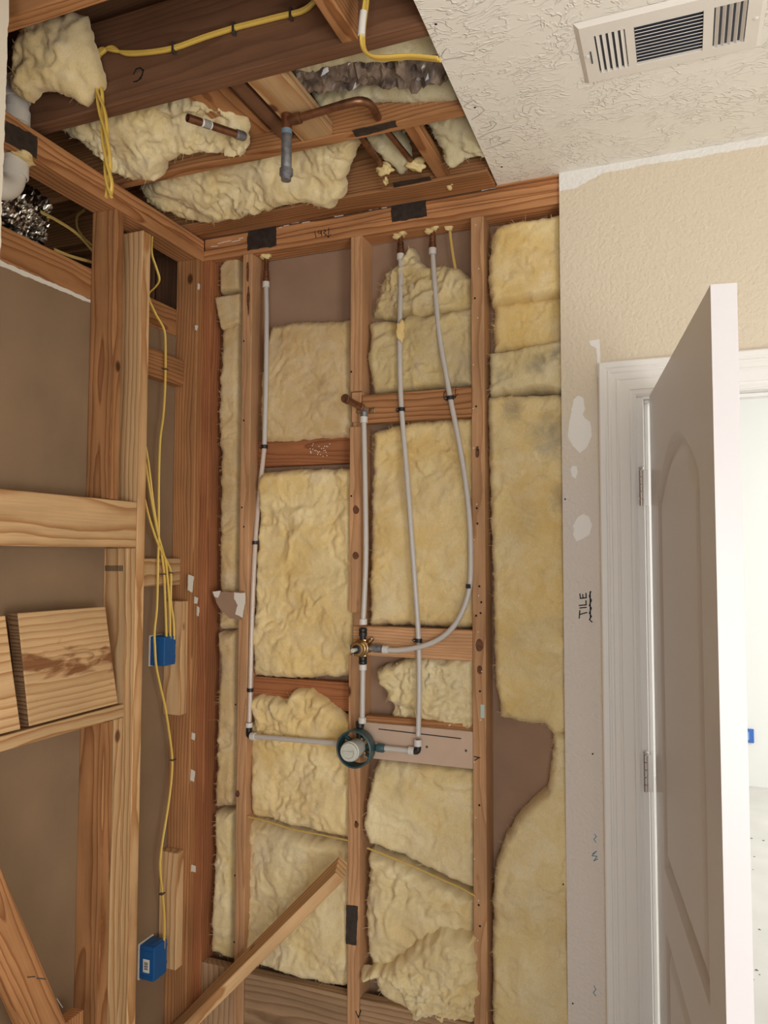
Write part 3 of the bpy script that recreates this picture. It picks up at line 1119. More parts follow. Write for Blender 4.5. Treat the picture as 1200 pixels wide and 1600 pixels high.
lumber('blocking', (XB, XB + 0.038), (1.964, 2.218), (1.500, 1.591), M['new'], WL)
lumber('box_block', (XB + 0.002, XL - 0.016), (2.180, 2.218), (1.063, 1.446), M['new'], WL)
lumber('box_block', (XB + 0.002, XL - 0.016), (2.180, 2.218), (0.231, 0.609), M['new'], WL)
# barcode stamped on the jack stud, nail heads, paper crumbs
ribbon('printed_barcode', [[wY(165 + i * 2.2, 884, 1.8838), wY(165 + i * 2.2, 892, 1.8838)] for i in range(13)], 0.0028, YN, M['stain'], WL)
slab_poly('stain_patch', ragged3([wX(x, y, XL) for x, y in ((8, 188), (58, 213), (58, 249), (8, 222))], 0.004, 9, (1, 0, 0), (0, 1, 0)), (1, 0, 0), 0.0006, M['stain'], WL)
for i, c in enumerate(((298, 911, 8, 14), (306, 938, 5, 6), (309, 955, 3, 8), (302, 1150, 5, 6), (301, 1212, 6, 10), (303, 1357, 8, 6), (310, 448, 3, 5), (306, 512, 4, 4))):
    x, y, a, b = c
    slab_poly('paper_scrap', ragged3([wX(x - a * .5, y - b, XL), wX(x + a * .5, y - b * .7, XL), wX(x + a * .2, y + b, XL), wX(x - a * .7, y + b * .8, XL)], 0.004, 40 + i, (1, 0, 0), (0, 1, 0)), (1, -0.4, 0), 0.004, M['gypsum'], WL)
# remaining wallboard on the room side, broken off at its lower end
np_pts = [np.array((-1.262, y, z)) for y, z in ((0.23, 2.744), (0.23, 2.16), (0.8, 2.15), (1.104, 2.165), (1.107, 2.744))]
hd_ = slab_poly('hanging_drywall', ragged3(np_pts, 0.003, 17, (1, 0, 0), (0, 1, 0)), (1, 0, 0), 0.0127, M['wallpaint'], None)
# plumbing space behind the left wall: added enclosure, shade put into its black colour
box('cavity_light_block', (-2.32, -2.30), (-0.5, 2.36), (0, 3.0), M['cavity_shade'], WL)  # this and the end panel are added to keep world light out
box('cavity_end_block', (-2.6, XB - 0.05), (2.36, 2.38), (0, 3.3), M['cavity_shade'], WL)
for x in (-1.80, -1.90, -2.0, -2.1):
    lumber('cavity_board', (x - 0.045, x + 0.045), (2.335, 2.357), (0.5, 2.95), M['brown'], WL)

# ------------------------------------------------------------------ ceiling
CE = empty('ceiling')
hd_.parent = CE
tag(CE, 'ceiling with trowelled cream drywall cut away to bare joists', 'ceiling', kind='structure')
cd = slab_poly('drywall_panel', [np.array((x, y, 2.7345)) for x, y in ((-0.494, -2.0), (1.6, -2.0), (1.6, D), (-0.512, D), (-0.506, 2.0), (-0.500, 1.7), (-0.494, 1.45), (-0.49, 1.0))], (0, 0, 1), 0.0100, M['ceil'], CE)
for q in ((681, 38), (742, 168), (784, 261)):
    lathe('nail_hole', [(0, 0.0004), (0.003, 0.0003), (0.0035, 0)], wZ(*q, 2.7344), (0, 0, -1), M['ink'], cd, 8)
zc_ = 2.7344
ribbon('pencil_scribble', [[wZ(x, y, zc_) for x, y in l] for l in (
    [(690, 87), (694, 79), (698, 76)], [(692, 94), (708, 91), (729, 87)],
    [(725, 166), (732, 161), (738, 158)], [(737, 187), (748, 180), (757, 172), (752, 167), (744, 165), (738, 163)],
    [(751, 200), (760, 199), (768, 196), (765, 190), (771, 189), (776, 193), (770, 200), (762, 204)],
    [(750, 214), (765, 207), (782, 202), (799, 198)], [(766, 224), (766, 218), (775, 213), (782, 215), (778, 220)], [(759, 233), (775, 228), (797, 219)])], 0.0012, (0, 0, -1), M['pencil'], cd)
lumber('joist', (-2.5, 1.5), (1.206 - 0.038, 1.206 + 0.0), (ZJ, ZJ + 0.235), M['old'], CE)
J1 = lumber('joist', (-2.5, 1.5), (1.504, 1.548), (ZJ, ZJ + 0.235), M['brown'], CE)
lumber('joist', (-2.5, 1.5), (1.836, 1.876), (ZJ, ZJ + 0.235), M['old'], CE)
lumber('joist', (-2.5, 1.5), (0.86, 0.90), (ZJ, ZJ + 0.235), M['old'], CE)
lumber('rim_joist', (-2.5, 1.5), (2.16, 2.20), (ZJ + 0.002, ZJ + 0.24), M['old'], CE)
lumber('rim_joist', (-2.5, 1.5), (2.203, 2.25), (ZJ - 0.006, ZJ + 0.24), M['old'], CE)
lumber('nailer', (-2.0, -0.516), (2.145, 2.252), (ZJ - 0.0180, ZJ - 0.0065), M['old'], CE)
box('plate_filler', (-0.516, 1.5), (2.25, 2.34), (2.727, 2.7344), M['old'], CE)
lumber('joist_blocking', (-0.966, -0.872), (1.549, 1.835), (ZJ + 0.002, ZJ + 0.04), M['new'], CE)
lumber('joist_blocking', (-1.185, -1.065), (1.549, 1.835), (ZJ + 0.05, ZJ + 0.088), M['old'], CE)
lumber('joist_blocking', (-1.03, -0.99), (1.549, 1.835), (ZJ + 0.02, ZJ + 0.11), M['brown'], CE)
lumber('joist_blocking', (-0.692, -0.652), (0.90, 1.503), (ZJ, ZJ + 0.089), M['old'], CE)
lumber_dir('joist_blocking', (-0.668, 1.877, ZJ + 0.03), (-0.652, 2.235, ZJ + 0.002), 0.04, 0.03, (1, 0, 0), M['old'], CE)
box('added_roof_deck', (-2.6, 1.6), (-2.0, 2.5), (3.02, 3.05), M['deck'], CE)  # deck and attic ends added as an enclosure against world light
box('attic_end_block', (-2.6, 1.6), (2.26, 2.40), (2.7275, 3.02), M['deck'], CE)
box('attic_front_block', (-2.6, 1.6), (0.2, 0.22), (2.75, 3.02), M['deck'], CE)
slab_poly('stain_patch', ragged3([wZ(x, y, ZJ - 0.0006) for x, y in ((550, 204), (618, 188), (621, 198), (556, 214))], 0.004, 12, (0, 0, 1)), (0, 0, -1), 0.0006, M['stain'], CE)
slab_poly('stain_patch', ragged3([wZ(x, y, ZJ - 0.018) for x, y in ((613, 285), (672, 275), (674, 281), (615, 293))], 0.003, 13, (0, 0, 1)), (0, 0, -1), 0.0006, M['stain'], CE)
ribbon('crayon_number', [[wY(x, y, 1.5035) for x, y in l] for l in ([(209, 116), (213, 108), (219, 106), (224, 110), (222, 118), (218, 123)], [(209, 128), (214, 127), (221, 122)])], 0.0035, YN, M['ink'], CE)

# ------------------------------------------------------------------ right wall and the next room
wr = box('wall_right', (1.5, 1.52), (-2.0, 2.36), (0, 2.74), M['wallpaint'])
tag(wr, 'cream painted side wall of the bathroom out of view', 'wall', kind='structure')
wf = empty('wall_front_blocker')  # added out of view to cut rear-left light and raise contrast
tag(wf, 'added unseen cream wall behind the viewer that cuts light from the left', 'wall', kind='structure')
box('blocker_panel', (-1.7, 0.0), (-2.02, -2.0), (0, 2.74), M['wallpaint'], wf)
box('blocker_panel', (0.0, 1.52), (-2.02, -2.0), (2.2, 2.74), M['wallpaint'], wf)
wn = empty('wall_next_room')
tag(wn, 'bright white walls of the room seen through the doorway', 'wall', kind='structure')
box('far_wall', (-3.0, 4.0), (6.0, 6.1), (0, 2.9), M['nextwall'], wn)
box('side_wall', (-1.7, -1.66), (2.4, 6.0), (0, 2.9), M['nextwall'], wn)
box('side_wall', (3.96, 4.0), (2.4, 6.0), (0, 2.9), M['nextwall'], wn)
box('dividing_wall', (-1.7, -0.119), (SH + 0.0145, SH + 0.026), (0, 2.9), M['nextwall'], wn)
box('room_ceiling', (-1.7, 4.0), (SH + 0.03, 6.0), (2.74, 2.8), M['nextwall'], wn)
box('dividing_wall', (1.52, 4.0), (2.36, 2.372), (0, 2.9), M['nextwall'], wn)
bt = box('outlet_box', (0.345, 0.43), (5.985, 5.999), (0.30, 0.395), M['bluetape'], None, 0.003)
tag(bt, 'small blue outlet box low on the white wall beyond the doorway', 'outlet box')
o2 = box('opening', (0.36, 0.40), (5.983, 5.9849), (0.32, 0.375), plain('pale_blue_tape', (0.25, 0.42, 0.72), 0.6), bt)
rb = random.Random(3)
V, F = [], []
for _ in range(260):
    x, y, s = rb.uniform(-0.3, 2.6), rb.uniform(2.6, 5.4), rb.uniform(0.003, 0.010)
    k = len(V)
    a = rb.uniform(0, 6.28)
    for i in range(4):
        V.append((x + s * math.cos(a + i * 1.57), y + s * rb.uniform(.4, 1) * math.sin(a + i * 1.57), 0.0005))
    V.append((x, y, 0.002 + s * 0.4))
    F += [(k + i, k + (i + 1) % 4, k + 4) for i in range(4)]
db = pydata('floor_debris', V, F, plain('debris_grey', (0.22, 0.22, 0.23), 0.9))
tag(db, 'scattered grey crumbs of debris on the concrete beyond the door', 'debris', kind='stuff')

# ------------------------------------------------------------------ door casing (trim), jamb and door
T1 = empty('trim_1')
tag(T1, 'cream moulded door casing with stepped profile', 'trim', kind='structure')
XI, ZI, XR = -0.118, 2.052, 0.856        # inner edges of the casing
prof = [(0, 0), (0, .007), (.005, .010), (.010, .0095), (.016, .010), (.018, .0135), (.045, .0150), (.048, .0175), (.052, .0175), (.054, .0165), (.066, .0170),
        (.069, .0195), (.074, .0200), (.077, .0185), (.080, .0185), (.083, .0215), (.096, .0225), (.100, .0200), (.101, 0)]


def casing(name, path):
    V, F = [], []
    k = len(prof)
    for end in path:
        for w, h in prof:
            V.append(end(w, DF - h))
    for e in range(len(path) - 1):
        for i in range(k - 1):
            F.append((e * k + i, (e + 1) * k + i, (e + 1) * k + i + 1, e * k + i + 1))
    F.append(tuple(range(k)))
    F.append(tuple(range(2 * k - 1, k - 1, -1)))
    o = pydata(name, V, F, M['trim'], T1)
    return o


casing('side_casing', [lambda w, y: (XI - w, y, 0.0), lambda w, y: (XI - w, y, ZI + w)])
casing('head_casing', [lambda w, y: (XI - w, y, ZI + w), lambda w, y: (XR + w, y, ZI + w)])
casing('side_casing', [lambda w, y: (XR + w, y, 0.0), lambda w, y: (XR + w, y, ZI + w)])

D1 = empty('door_1')
tag(D1, 'half open cream panel door with arched upper panel and hinges', 'door', kind='structure')
JY = (DF - 0.001, SH + 0.026)
box('jamb', (-0.1185, -0.100), JY, (0, 2.048), M['trim'], D1, 0.001)
box('jamb', (0.838, 0.8585), JY, (0, 2.048), M['trim'], D1, 0.001)
box('jamb', (-0.1185, 0.8585), JY, (2.0485, 2.0725), M['trim'], D1, 0.001)
box('door_stop', (-0.0998, -0.089), (DF + 0.042, DF + 0.08), (0, 2.037), M['trim'], D1, 0.002)
box('door_stop', (-0.0998, 0.838), (DF + 0.042, DF + 0.08), (2.0375, 2.048), M['trim'], D1, 0.002)

H_ = np.array((-0.082, 2.222, 0.0))
F_ = np.array((0.0476, 1.332, 0.0))
DU = (F_ - H_) / np.linalg.norm(F_ - H_)          # along the leaf, from hinge to free edge
DN = np.array((DU[1], -DU[0], 0.0))               # normal of the visible face
if DN[0] > 0:
    DN = -DN
DW, DTH, DZ0, DZ1 = 0.8995, 0.040, 0.012, 2.045


def panel_height(s, z):
    """relief of the moulded faces: arched upper panel, plain lower panel"""
    def rrect(s, z, x0, x1, z0, z1):
        return np.minimum(np.minimum(s - x0, x1 - s), np.minimum(z - z0, z1 - z))
    cx, hw = 0.457, 0.300
    tt = np.clip((s - cx) / hw, -1, 1)
    arch = 1.735 + 0.135 * np.sqrt(np.clip(1 - (np.abs(tt) ** 2.0), 0, 1)) * (0.55 + 0.45 * np.cos(tt * 1.6))
    d1 = np.minimum(np.minimum(s - (cx - hw), (cx + hw) - s), np.minimum(z - 0.830, (arch - z) * 0.85))
    d2 = rrect(s, z, cx - hw, cx + hw, 0.20, 0.675)
    d = np.maximum(d1, d2)
    h = np.zeros_like(s)
    h = np.where((d > 0) & (d < 0.012), -0.012 * (d / 0.012), h)
    h = np.where((d >= 0.012) & (d < 0.022), -0.012, h)
    h = np.where((d >= 0.022) & (d < 0.050), -0.012 + 0.0105 * (d - 0.022) / 0.028, h)
    return np.where(d >= 0.050, -0.0015, h)


def door_mesh(res):
    ns, nz = int(DW / res), int((DZ1 - DZ0) / res)
    s, z = np.meshgrid(np.linspace(0, DW, ns), np.linspace(DZ0, DZ1, nz))
    h = panel_height(s, z)
    Aa = H_ + s[..., None] * DU + np.array((0, 0, 1.0)) * z[..., None] + h[..., None] * DN
    Bb = H_ + s[..., None] * DU + np.array((0, 0, 1.0)) * z[..., None] - DN * DTH - h[..., None] * DN
    V = np.vstack([Aa.reshape(-1, 3), Bb.reshape(-1, 3)])
    n = ns * nz
    i = (np.arange(nz - 1)[:, None] * ns + np.arange(ns - 1)[None, :]).ravel()
    F1 = np.stack([i, i + 1, i + ns + 1, i + ns], 1)
    F2 = np.stack([i + n, i + n + ns, i + n + ns + 1, i + n + 1], 1)
    rim = list(range(ns)) + [k * ns + ns - 1 for k in range(1, nz)] + [(nz - 1) * ns + k for k in range(ns - 2, -1, -1)] + [k * ns for k in range(nz - 2, 0, -1)]
    F3 = [(rim[k], rim[(k + 1) % len(rim)], rim[(k + 1) % len(rim)] + n, rim[k] + n) for k in range(len(rim))]
    me = bpy.data.meshes.new('leaf')
    me.from_pydata(V.tolist(), [], F1.tolist() + F2.tolist() + F3)
    me.update()
    bm = bmesh.new()
    bm.from_mesh(me)
    bmesh.ops.recalc_face_normals(bm, faces=bm.faces)
    bm.to_mesh(me)
    bm.free()
    o = link('leaf', me, M['doorpaint'], D1, None, True)
    me.set_sharp_from_angle(angle=math.radians(40))
    return o


door_mesh(0.0065)
for zc, in ((1.792,), (1.062 - 0.048,), (0.25,)):
    hx, hy = -0.1075, DF - 0.0125
    hg = box('hinge', (hx + 0.004, hx + 0.0185), (hy + 0.003, hy + 0.006), (zc - 0.05, zc + 0.05), M['chrome'], D1, 0.0005)
    for k in range(5):
        z0 = zc - 0.05 + k * 0.02
        lathe('knuckle', [(0, 0.0005), (0.0058, 0.0005), (0.0063, 0.001), (0.0063, 0.0188), (0.0058, 0.0194), (0, 0.0194)], (hx, hy, z0), (0, 0, 1), M['chrome'], hg, 14)
    lathe('pin', [(0.0035, -0.001), (0.0035, 0.002), (0.0068, 0.003), (0.0068, 0.006), (0.003, 0.009), (0, 0.0095)], (hx, hy, zc + 0.05), (0, 0, 1), M['chrome'], hg, 12)

# ------------------------------------------------------------------ ceiling register
VX0, VX1, VY0, VY1 = -0.200, 0.178, 1.606, 1.826
ZV = 2.7338
R1 = empty('ceiling_register', ((VX0 + VX1) / 2, (VY0 + VY1) / 2, ZV))
tag(R1, 'white metal air register with three louvre banks on the ceiling', 'vent')


def frame_plate():
    holes_ = [(-0.162, -0.098), (-0.080, 0.058), (0.078, 0.142)]
    y0, y1 = VY0 + 0.045, VY1 - 0.038
    xs = [VX0 + 0.012, VX0 + 0.012]
    bm = bmesh.new()
    zt = ZV - 0.008
    cols = [VX0 + 0.010] + [c for h in holes_ for c in h] + [VX1 - 0.010]
    rows = [VY0 + 0.010, y0, y1, VY1 - 0.010]
    vs = {}
    for i, x in enumerate(cols):
        for j, y in enumerate(rows):
            vs[i, j] = bm.verts.new((x, y, zt))
    for i in range(len(cols) - 1):
        for j in range(3):
            if j == 1 and i % 2 == 1:
                continue
            bm.faces.new((vs[i, j], vs[i + 1, j], vs[i + 1, j + 1], vs[i, j + 1]))
    # sloped rim
    ring = [(VX0, VY0), (VX1, VY0), (VX1, VY1), (VX0, VY1)]
    ov = [bm.verts.new((x, y, ZV)) for x, y in ring]
    inner = [[vs[i, 0] for i in range(len(cols))], [vs[len(cols) - 1, j] for j in range(4)], [vs[i, 3] for i in range(len(cols) - 1, -1, -1)], [vs[0, j] for j in range(3, -1, -1)]]
    for k in range(4):
        bm.faces.new([ov[k], ov[(k + 1) % 4]] + inner[k][::-1])
    # returns of the openings go up
    for (a, b) in holes_:
        c = [bm.verts.new(p) for p in ((a, y0, zt), (b, y0, zt), (b, y1, zt), (a, y1, zt))]
        e = [bm.verts.new((v.co.x, v.co.y, zt + 0.007)) for v in c]
        for k in range(4):
            bm.faces.new((c[k], c[(k + 1) % 4], e[(k + 1) % 4], e[k]))
    bmesh.ops.recalc_face_normals(bm, faces=bm.faces)
    me = bpy.data.meshes.new('face_plate')
    bm.to_mesh(me)
    bm.free()
    return link('face_plate', me, M['vent'], R1), holes_, y0, y1


fp, VH, vy0, vy1 = frame_plate()
box('duct_shade_sheet', (VX0 + 0.02, VX1 - 0.02), (VY0 + 0.02, VY1 - 0.02), (ZV - 0.0012, ZV - 0.0002), M['ventdark'], R1)  # flat dark sheet, the duct's shaded depth put into its colour


def slat(p0, p1, lean):
    p0, p1 = Vector(p0), Vector(p1)
    lumber_dir('louvre_slat', p0, p1, 0.0085, 0.0011, lean, M['vent'], R1, 0.0)


for bank in (0, 2):
    a, b = VH[bank]
    for k in range(5):
        x = a + (b - a) * (k + 0.55) / 5
        slat((x, vy0 + 0.001, ZV - 0.0052), (x, vy1 - 0.001, ZV - 0.0052), (0.9 if bank == 0 else -0.9, 0, 0.75))
a, b = VH[1]
for k in range(12):
    y = vy0 + (vy1 - vy0) * (k + 0.5) / 12
    slat((a + 0.001, y, ZV - 0.0052), (b - 0.001, y, ZV - 0.0052), (0, 1.0, 0.62))
for q in ((VX0 + 0.018, (VY0 + VY1) / 2), (VX1 - 0.018, (VY0 + VY1) / 2)):
    lathe('screw', [(0.0055, 0), (0.005, 0.002), (0.002, 0.003), (0, 0.003)], (q[0], q[1], ZV - 0.008), (0, 0, -1), M['white'], R1, 12)
box('damper_lever', (VX0 + 0.0245, VX0 + 0.027), (1.70, 1.742), (ZV - 0.0105, ZV - 0.0078), M['ventdark'], R1)

# ------------------------------------------------------------------ insulation
NB = 0


def wall_batt(label, px, yback=2.342, front=2.278, mat='wool', right_fix=None, **kw):
    global NB
    NB += 1
    pts = [wY(x, y, front + 0.012) for x, y in px]
    pts = [np.array((p[0], yback, p[2])) for p in pts]
    o = batt('insulation_batt', pts, (pts[0][0], yback, pts[0][2]), YN, yback - front, M[mat], None, seed=NB * 3 + 1, **kw)
    tag(o, label, 'insulation', 'glass wool batts in the back wall')
    return o


# narrow bay beside the corner
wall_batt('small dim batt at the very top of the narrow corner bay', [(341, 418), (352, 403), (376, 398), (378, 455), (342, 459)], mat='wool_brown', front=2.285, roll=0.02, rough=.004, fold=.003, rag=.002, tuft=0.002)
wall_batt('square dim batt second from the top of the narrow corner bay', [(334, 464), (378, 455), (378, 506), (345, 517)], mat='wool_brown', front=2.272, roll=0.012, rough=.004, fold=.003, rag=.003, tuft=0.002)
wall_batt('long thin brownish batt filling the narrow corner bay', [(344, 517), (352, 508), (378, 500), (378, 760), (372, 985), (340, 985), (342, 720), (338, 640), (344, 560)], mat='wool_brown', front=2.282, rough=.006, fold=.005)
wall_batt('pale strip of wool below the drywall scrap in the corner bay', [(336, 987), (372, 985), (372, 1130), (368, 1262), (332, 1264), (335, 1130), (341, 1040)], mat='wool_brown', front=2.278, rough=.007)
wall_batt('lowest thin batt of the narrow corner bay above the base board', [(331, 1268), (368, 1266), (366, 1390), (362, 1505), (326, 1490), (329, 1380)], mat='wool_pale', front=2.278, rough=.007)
# bay between the first two studs
wall_batt('flat cut batt under the bare brown sheathing', [(404, 620), (410, 545), (424, 506), (470, 500), (532, 497), (550, 494), (552, 686), (500, 688), (440, 694), (404, 692)], mat='wool_brown', front=2.285, rough=.006, fold=.004, tuft=0.005)
wall_batt('tall batt with smeared folds beside the translucent left pipe', [(404, 738), (470, 730), (552, 731), (556, 820), (556, 960), (558, 1053), (530, 1060), (470, 1062), (420, 1060), (392, 1058), (394, 900)], mat='wool', front=2.276, rough=0.018, fold=.012, tuft=0.009)
wall_batt('batt between the left supply pipe and the crossing yellow wire', [(389, 1125), (450, 1120), (552, 1135), (554, 1200), (552, 1314), (500, 1306), (440, 1290), (388, 1276), (391, 1230), (385, 1180)], mat='wool', front=2.276, rough=0.021, fold=.014, tuft=0.010)
wall_batt('torn wool flap flopping over the left supply pipe', [(385, 1092), (400, 1088), (445, 1095), (455, 1080), (480, 1078), (500, 1090), (520, 1110), (550, 1135), (556, 1150), (530, 1160), (490, 1166), (440, 1152), (396, 1146), (388, 1115)], yback=2.30, front=2.245, roll=0.025, rough=.012, fold=.014, tuft=0.014)
wall_batt('bottom batt behind the diagonal brace', [(384, 1281), (440, 1296), (500, 1312), (552, 1320), (550, 1550), (510, 1545), (430, 1522), (372, 1508), (376, 1400)], mat='wool_pale', front=2.274, rough=0.021, fold=.010, tuft=0.009)
# bay between the second and third studs
wall_batt('crumpled dusty batt bunched at the top of the pipe bay', [(578, 492), (584, 462), (600, 425), (622, 410), (634, 388), (643, 382), (652, 402), (668, 414), (694, 410), (720, 418), (744, 436), (744, 486), (700, 492), (640, 500)], mat='wool_dusty', front=2.29, rough=.02, fold=.022, warp=1.6, tuft=0.014)
wall_batt('dusty batt just above the upper blocking behind two white pipes', [(572, 502), (600, 497), (626, 500), (636, 486), (660, 492), (744, 474), (744, 606), (700, 608), (620, 616), (580, 618), (570, 560), (575, 530)], mat='wool_dusty', front=2.277, rough=.012, fold=.010)
wall_batt('bright yellow batt framed by the two blockings of the pipe bay', [(580, 672), (640, 656), (744, 648), (746, 984), (660, 980), (600, 978), (574, 982), (576, 800)], mat='wool', front=2.278, rough=.010, fold=.008)
wall_batt('torn fluffy batt between the lower blocking and the painted board', [(582, 1045), (600, 1040), (640, 1026), (746, 1024), (746, 1152), (690, 1146), (650, 1140), (603, 1132), (607, 1108), (598, 1085), (584, 1068)], mat='wool_pale', front=2.272, rough=0.030, fold=.020, rag=.010, warp=1.5, tuft=0.020)
wall_batt('batt directly below the painted valve board', [(578, 1205), (592, 1182), (640, 1186), (746, 1200), (746, 1396), (690, 1371), (640, 1349), (572, 1322), (564, 1290), (572, 1240)], mat='wool_pale', front=2.262, rough=0.021, fold=.012, tuft=0.012)
wall_batt('low batt under the slanting wire in the pipe bay', [(573, 1330), (640, 1354), (690, 1377), (746, 1402), (748, 1620), (690, 1620), (640, 1590), (590, 1560), (574, 1520), (568, 1440)], mat='wool_pale', front=2.270, rough=0.024, fold=.014, tuft=0.012)
wall_batt('pulled out tuft of loose wool spilling at the bottom of the pipe bay', [(556, 1522), (600, 1516), (628, 1496), (650, 1470), (690, 1456), (742, 1470), (748, 1560), (742, 1600), (700, 1612), (640, 1600), (620, 1560), (600, 1534), (570, 1538)], yback=2.285, front=2.225, roll=0.035, mat='wool_pale', rough=.026, fold=.026, rag=.012, warp=1.8, tuft=0.024)
# right of the third stud
wall_batt('clean top batt beside the drywall cut', [(763, 362), (780, 347), (820, 340), (900, 326), (900, 460), (830, 470), (766, 479), (758, 430)], mat='wool', front=2.268, rough=.008, fold=.006)
wall_batt('recessed flat batt below the clean top batt', [(768, 474), (900, 456), (900, 540), (768, 552)], mat='wool', front=2.290, rough=.006, fold=.008, tuft=0.003)
wall_batt('sooty batt with two grey smudges beside the third stud', [(758, 549), (800, 543), (900, 524), (902, 614), (830, 610), (762, 621), (760, 590)], mat='wool_sooty', front=2.262, roll=.02, rough=.008, fold=.010)
wall_batt('tallest batt running down beside the drywall cut edge', [(758, 616), (800, 615), (902, 612), (906, 1165), (885, 1150), (862, 1155), (850, 1137), (800, 1130), (778, 1124), (768, 1050), (765, 900), (760, 760)], mat='wool_grey', front=2.268, rough=.010, fold=.010)
wall_batt('curling lower batt peeled away from the grey sheathing hole', [(860, 1140), (908, 1150), (912, 1620), (764, 1620), (764, 1450), (768, 1360), (785, 1310), (812, 1270), (850, 1236), (858, 1200), (860, 1165)], mat='wool_pale', front=2.262, rough=.012, fold=.012, tuft=0.009)


def ceil_batt(label, px, p0, n, thick, mat, group='glass wool pieces hanging between the joists', **kw):
    global NB
    NB += 1
    n = np.asarray(n, float)
    n /= np.linalg.norm(n)
    pts = [wP(x, y, p0, n) for x, y in px]
    p0b = np.asarray(p0, float) - n * thick
    pts = [p - n * thick for p in pts]
    o = batt('insulation_piece', pts, p0b, n, thick, M[mat], None, seed=NB * 3 + 1, **kw)
    tag(o, label, 'insulation', group)
    return o


ceil_batt('pale batt drooping at the top left between the first joists', [(2, 70), (26, 28), (90, 15), (120, 20), (132, 60), (144, 100), (152, 128), (138, 148), (122, 168), (100, 154), (72, 142), (48, 143), (34, 162), (16, 150), (2, 140)], (-1.5, 1.38, 2.80), (0.25, -0.85, -0.5), 0.06, 'wool_pale', roll=0.05, rough=.02, fold=.02, rag=.008, tuft=0.012)
ceil_batt('sagging batt under the copper stub behind the brown joist', [(70, 212), (120, 188), (200, 166), (300, 148), (330, 168), (382, 205), (385, 235), (378, 258), (340, 258), (300, 252), (262, 262), (250, 285), (205, 294), (168, 276), (120, 240)], (-1.3, 1.72, 2.735), (0.05, -0.45, -0.9), 0.055, 'wool_pale', roll=0.04, rough=.030, fold=.030, warp=1.7, rag=.010, tuft=0.010)
ceil_batt('long rolled batt lying over the back top plate', [(208, 302), (228, 284), (262, 262), (330, 256), (400, 240), (450, 232), (505, 222), (540, 212), (562, 224), (548, 262), (532, 290), (535, 312), (515, 336), (480, 328), (440, 331), (380, 350), (330, 360), (290, 358), (252, 344), (222, 330)], (-1.2, 2.02, 2.735), (0.0, -0.6, -0.8), 0.06, 'wool_pale', roll=0.045, rough=.028, fold=.024, warp=1.4, rag=.010, tuft=0.009)
ceil_batt('greenish wool strip above the copper elbow', [(480, 150), (520, 138), (600, 128), (700, 110), (722, 150), (716, 164), (650, 172), (600, 168), (560, 172), (500, 182)], (-0.7, 1.79, 2.79), (0, -0.6, -0.8), 0.04, 'wool_green', roll=0.03, tuft=0.012)
ceil_batt('greenish wool strip behind the hanging yellow cable', [(430, 108), (500, 88), (560, 72), (640, 48), (676, 40), (700, 90), (640, 98), (560, 104), (480, 122)], (-0.7, 1.60, 2.80), (0, -0.2, -1), 0.03, 'wool_green', roll=0.02)
ceil_batt('shredded wool hanging right of the angled strip', [(622, 212), (640, 196), (668, 192), (720, 178), (750, 200), (775, 252), (740, 256), (706, 266), (690, 252), (680, 232), (664, 206), (640, 210), (628, 220)], (-0.6, 2.0, 2.762), (0, -0.5, -0.9), 0.04, 'wool_green', roll=0.025, rough=.018, fold=.02, warp=1.8, rag=.008, tuft=0.016)
ceil_batt('tattered wool between the two brown copper pipes', [(566, 218), (600, 208), (622, 208), (640, 236), (642, 262), (622, 284), (612, 262), (598, 252), (578, 236)], (-0.78, 2.02, 2.80), (0, -0.5, -0.9), 0.03, 'wool_green', roll=0.02, rough=.016, fold=.018, rag=.008, tuft=0.014)
ceil_batt('small grey green wool scrap at the ceiling corner', [(718, 276), (740, 268), (768, 262), (790, 284), (770, 288), (742, 292), (724, 290)], (-0.58, 2.20, 2.748), (0, -0.3, -1), 0.02, 'wool_green', roll=0.02)
# crinkled brown film of the faced insulation above
NB += 1
fpx = [(430, 112), (470, 102), (520, 100), (570, 94), (640, 86), (700, 70), (706, 118), (690, 128), (650, 138), (600, 134), (540, 136), (500, 146), (460, 138)]
pn = np.array((0, -0.35, -0.94))
pn /= np.linalg.norm(pn)
fm = batt('vapour_film', [wP(x, y, (-0.7, 1.68, 2.80), pn) for x, y in fpx], (-0.7, 1.68, 2.80), pn, 0.022, M['film'], None, res=0.010, rough=0.03, fold=0.06, roll=0.02, rag=.010, seed=91, warp=2.5, fibres=False, tuft=0.03)
fm.data.polygons.foreach_set('use_smooth', [False] * len(fm.data.polygons))
tag(fm, 'crinkled shiny brown plastic film between the ceiling joists', 'plastic film')

# ------------------------------------------------------------------ loose timber
br = lumber_dir('diagonal_brace', wY(534, 1356, 2.17), wY(262, 1628, 2.17), 0.080, 0.036, (-0.27, 0.93, 0.25), M['new'])
tag(br, 'pale diagonal timber brace leaning against the second stud', 'timber brace')
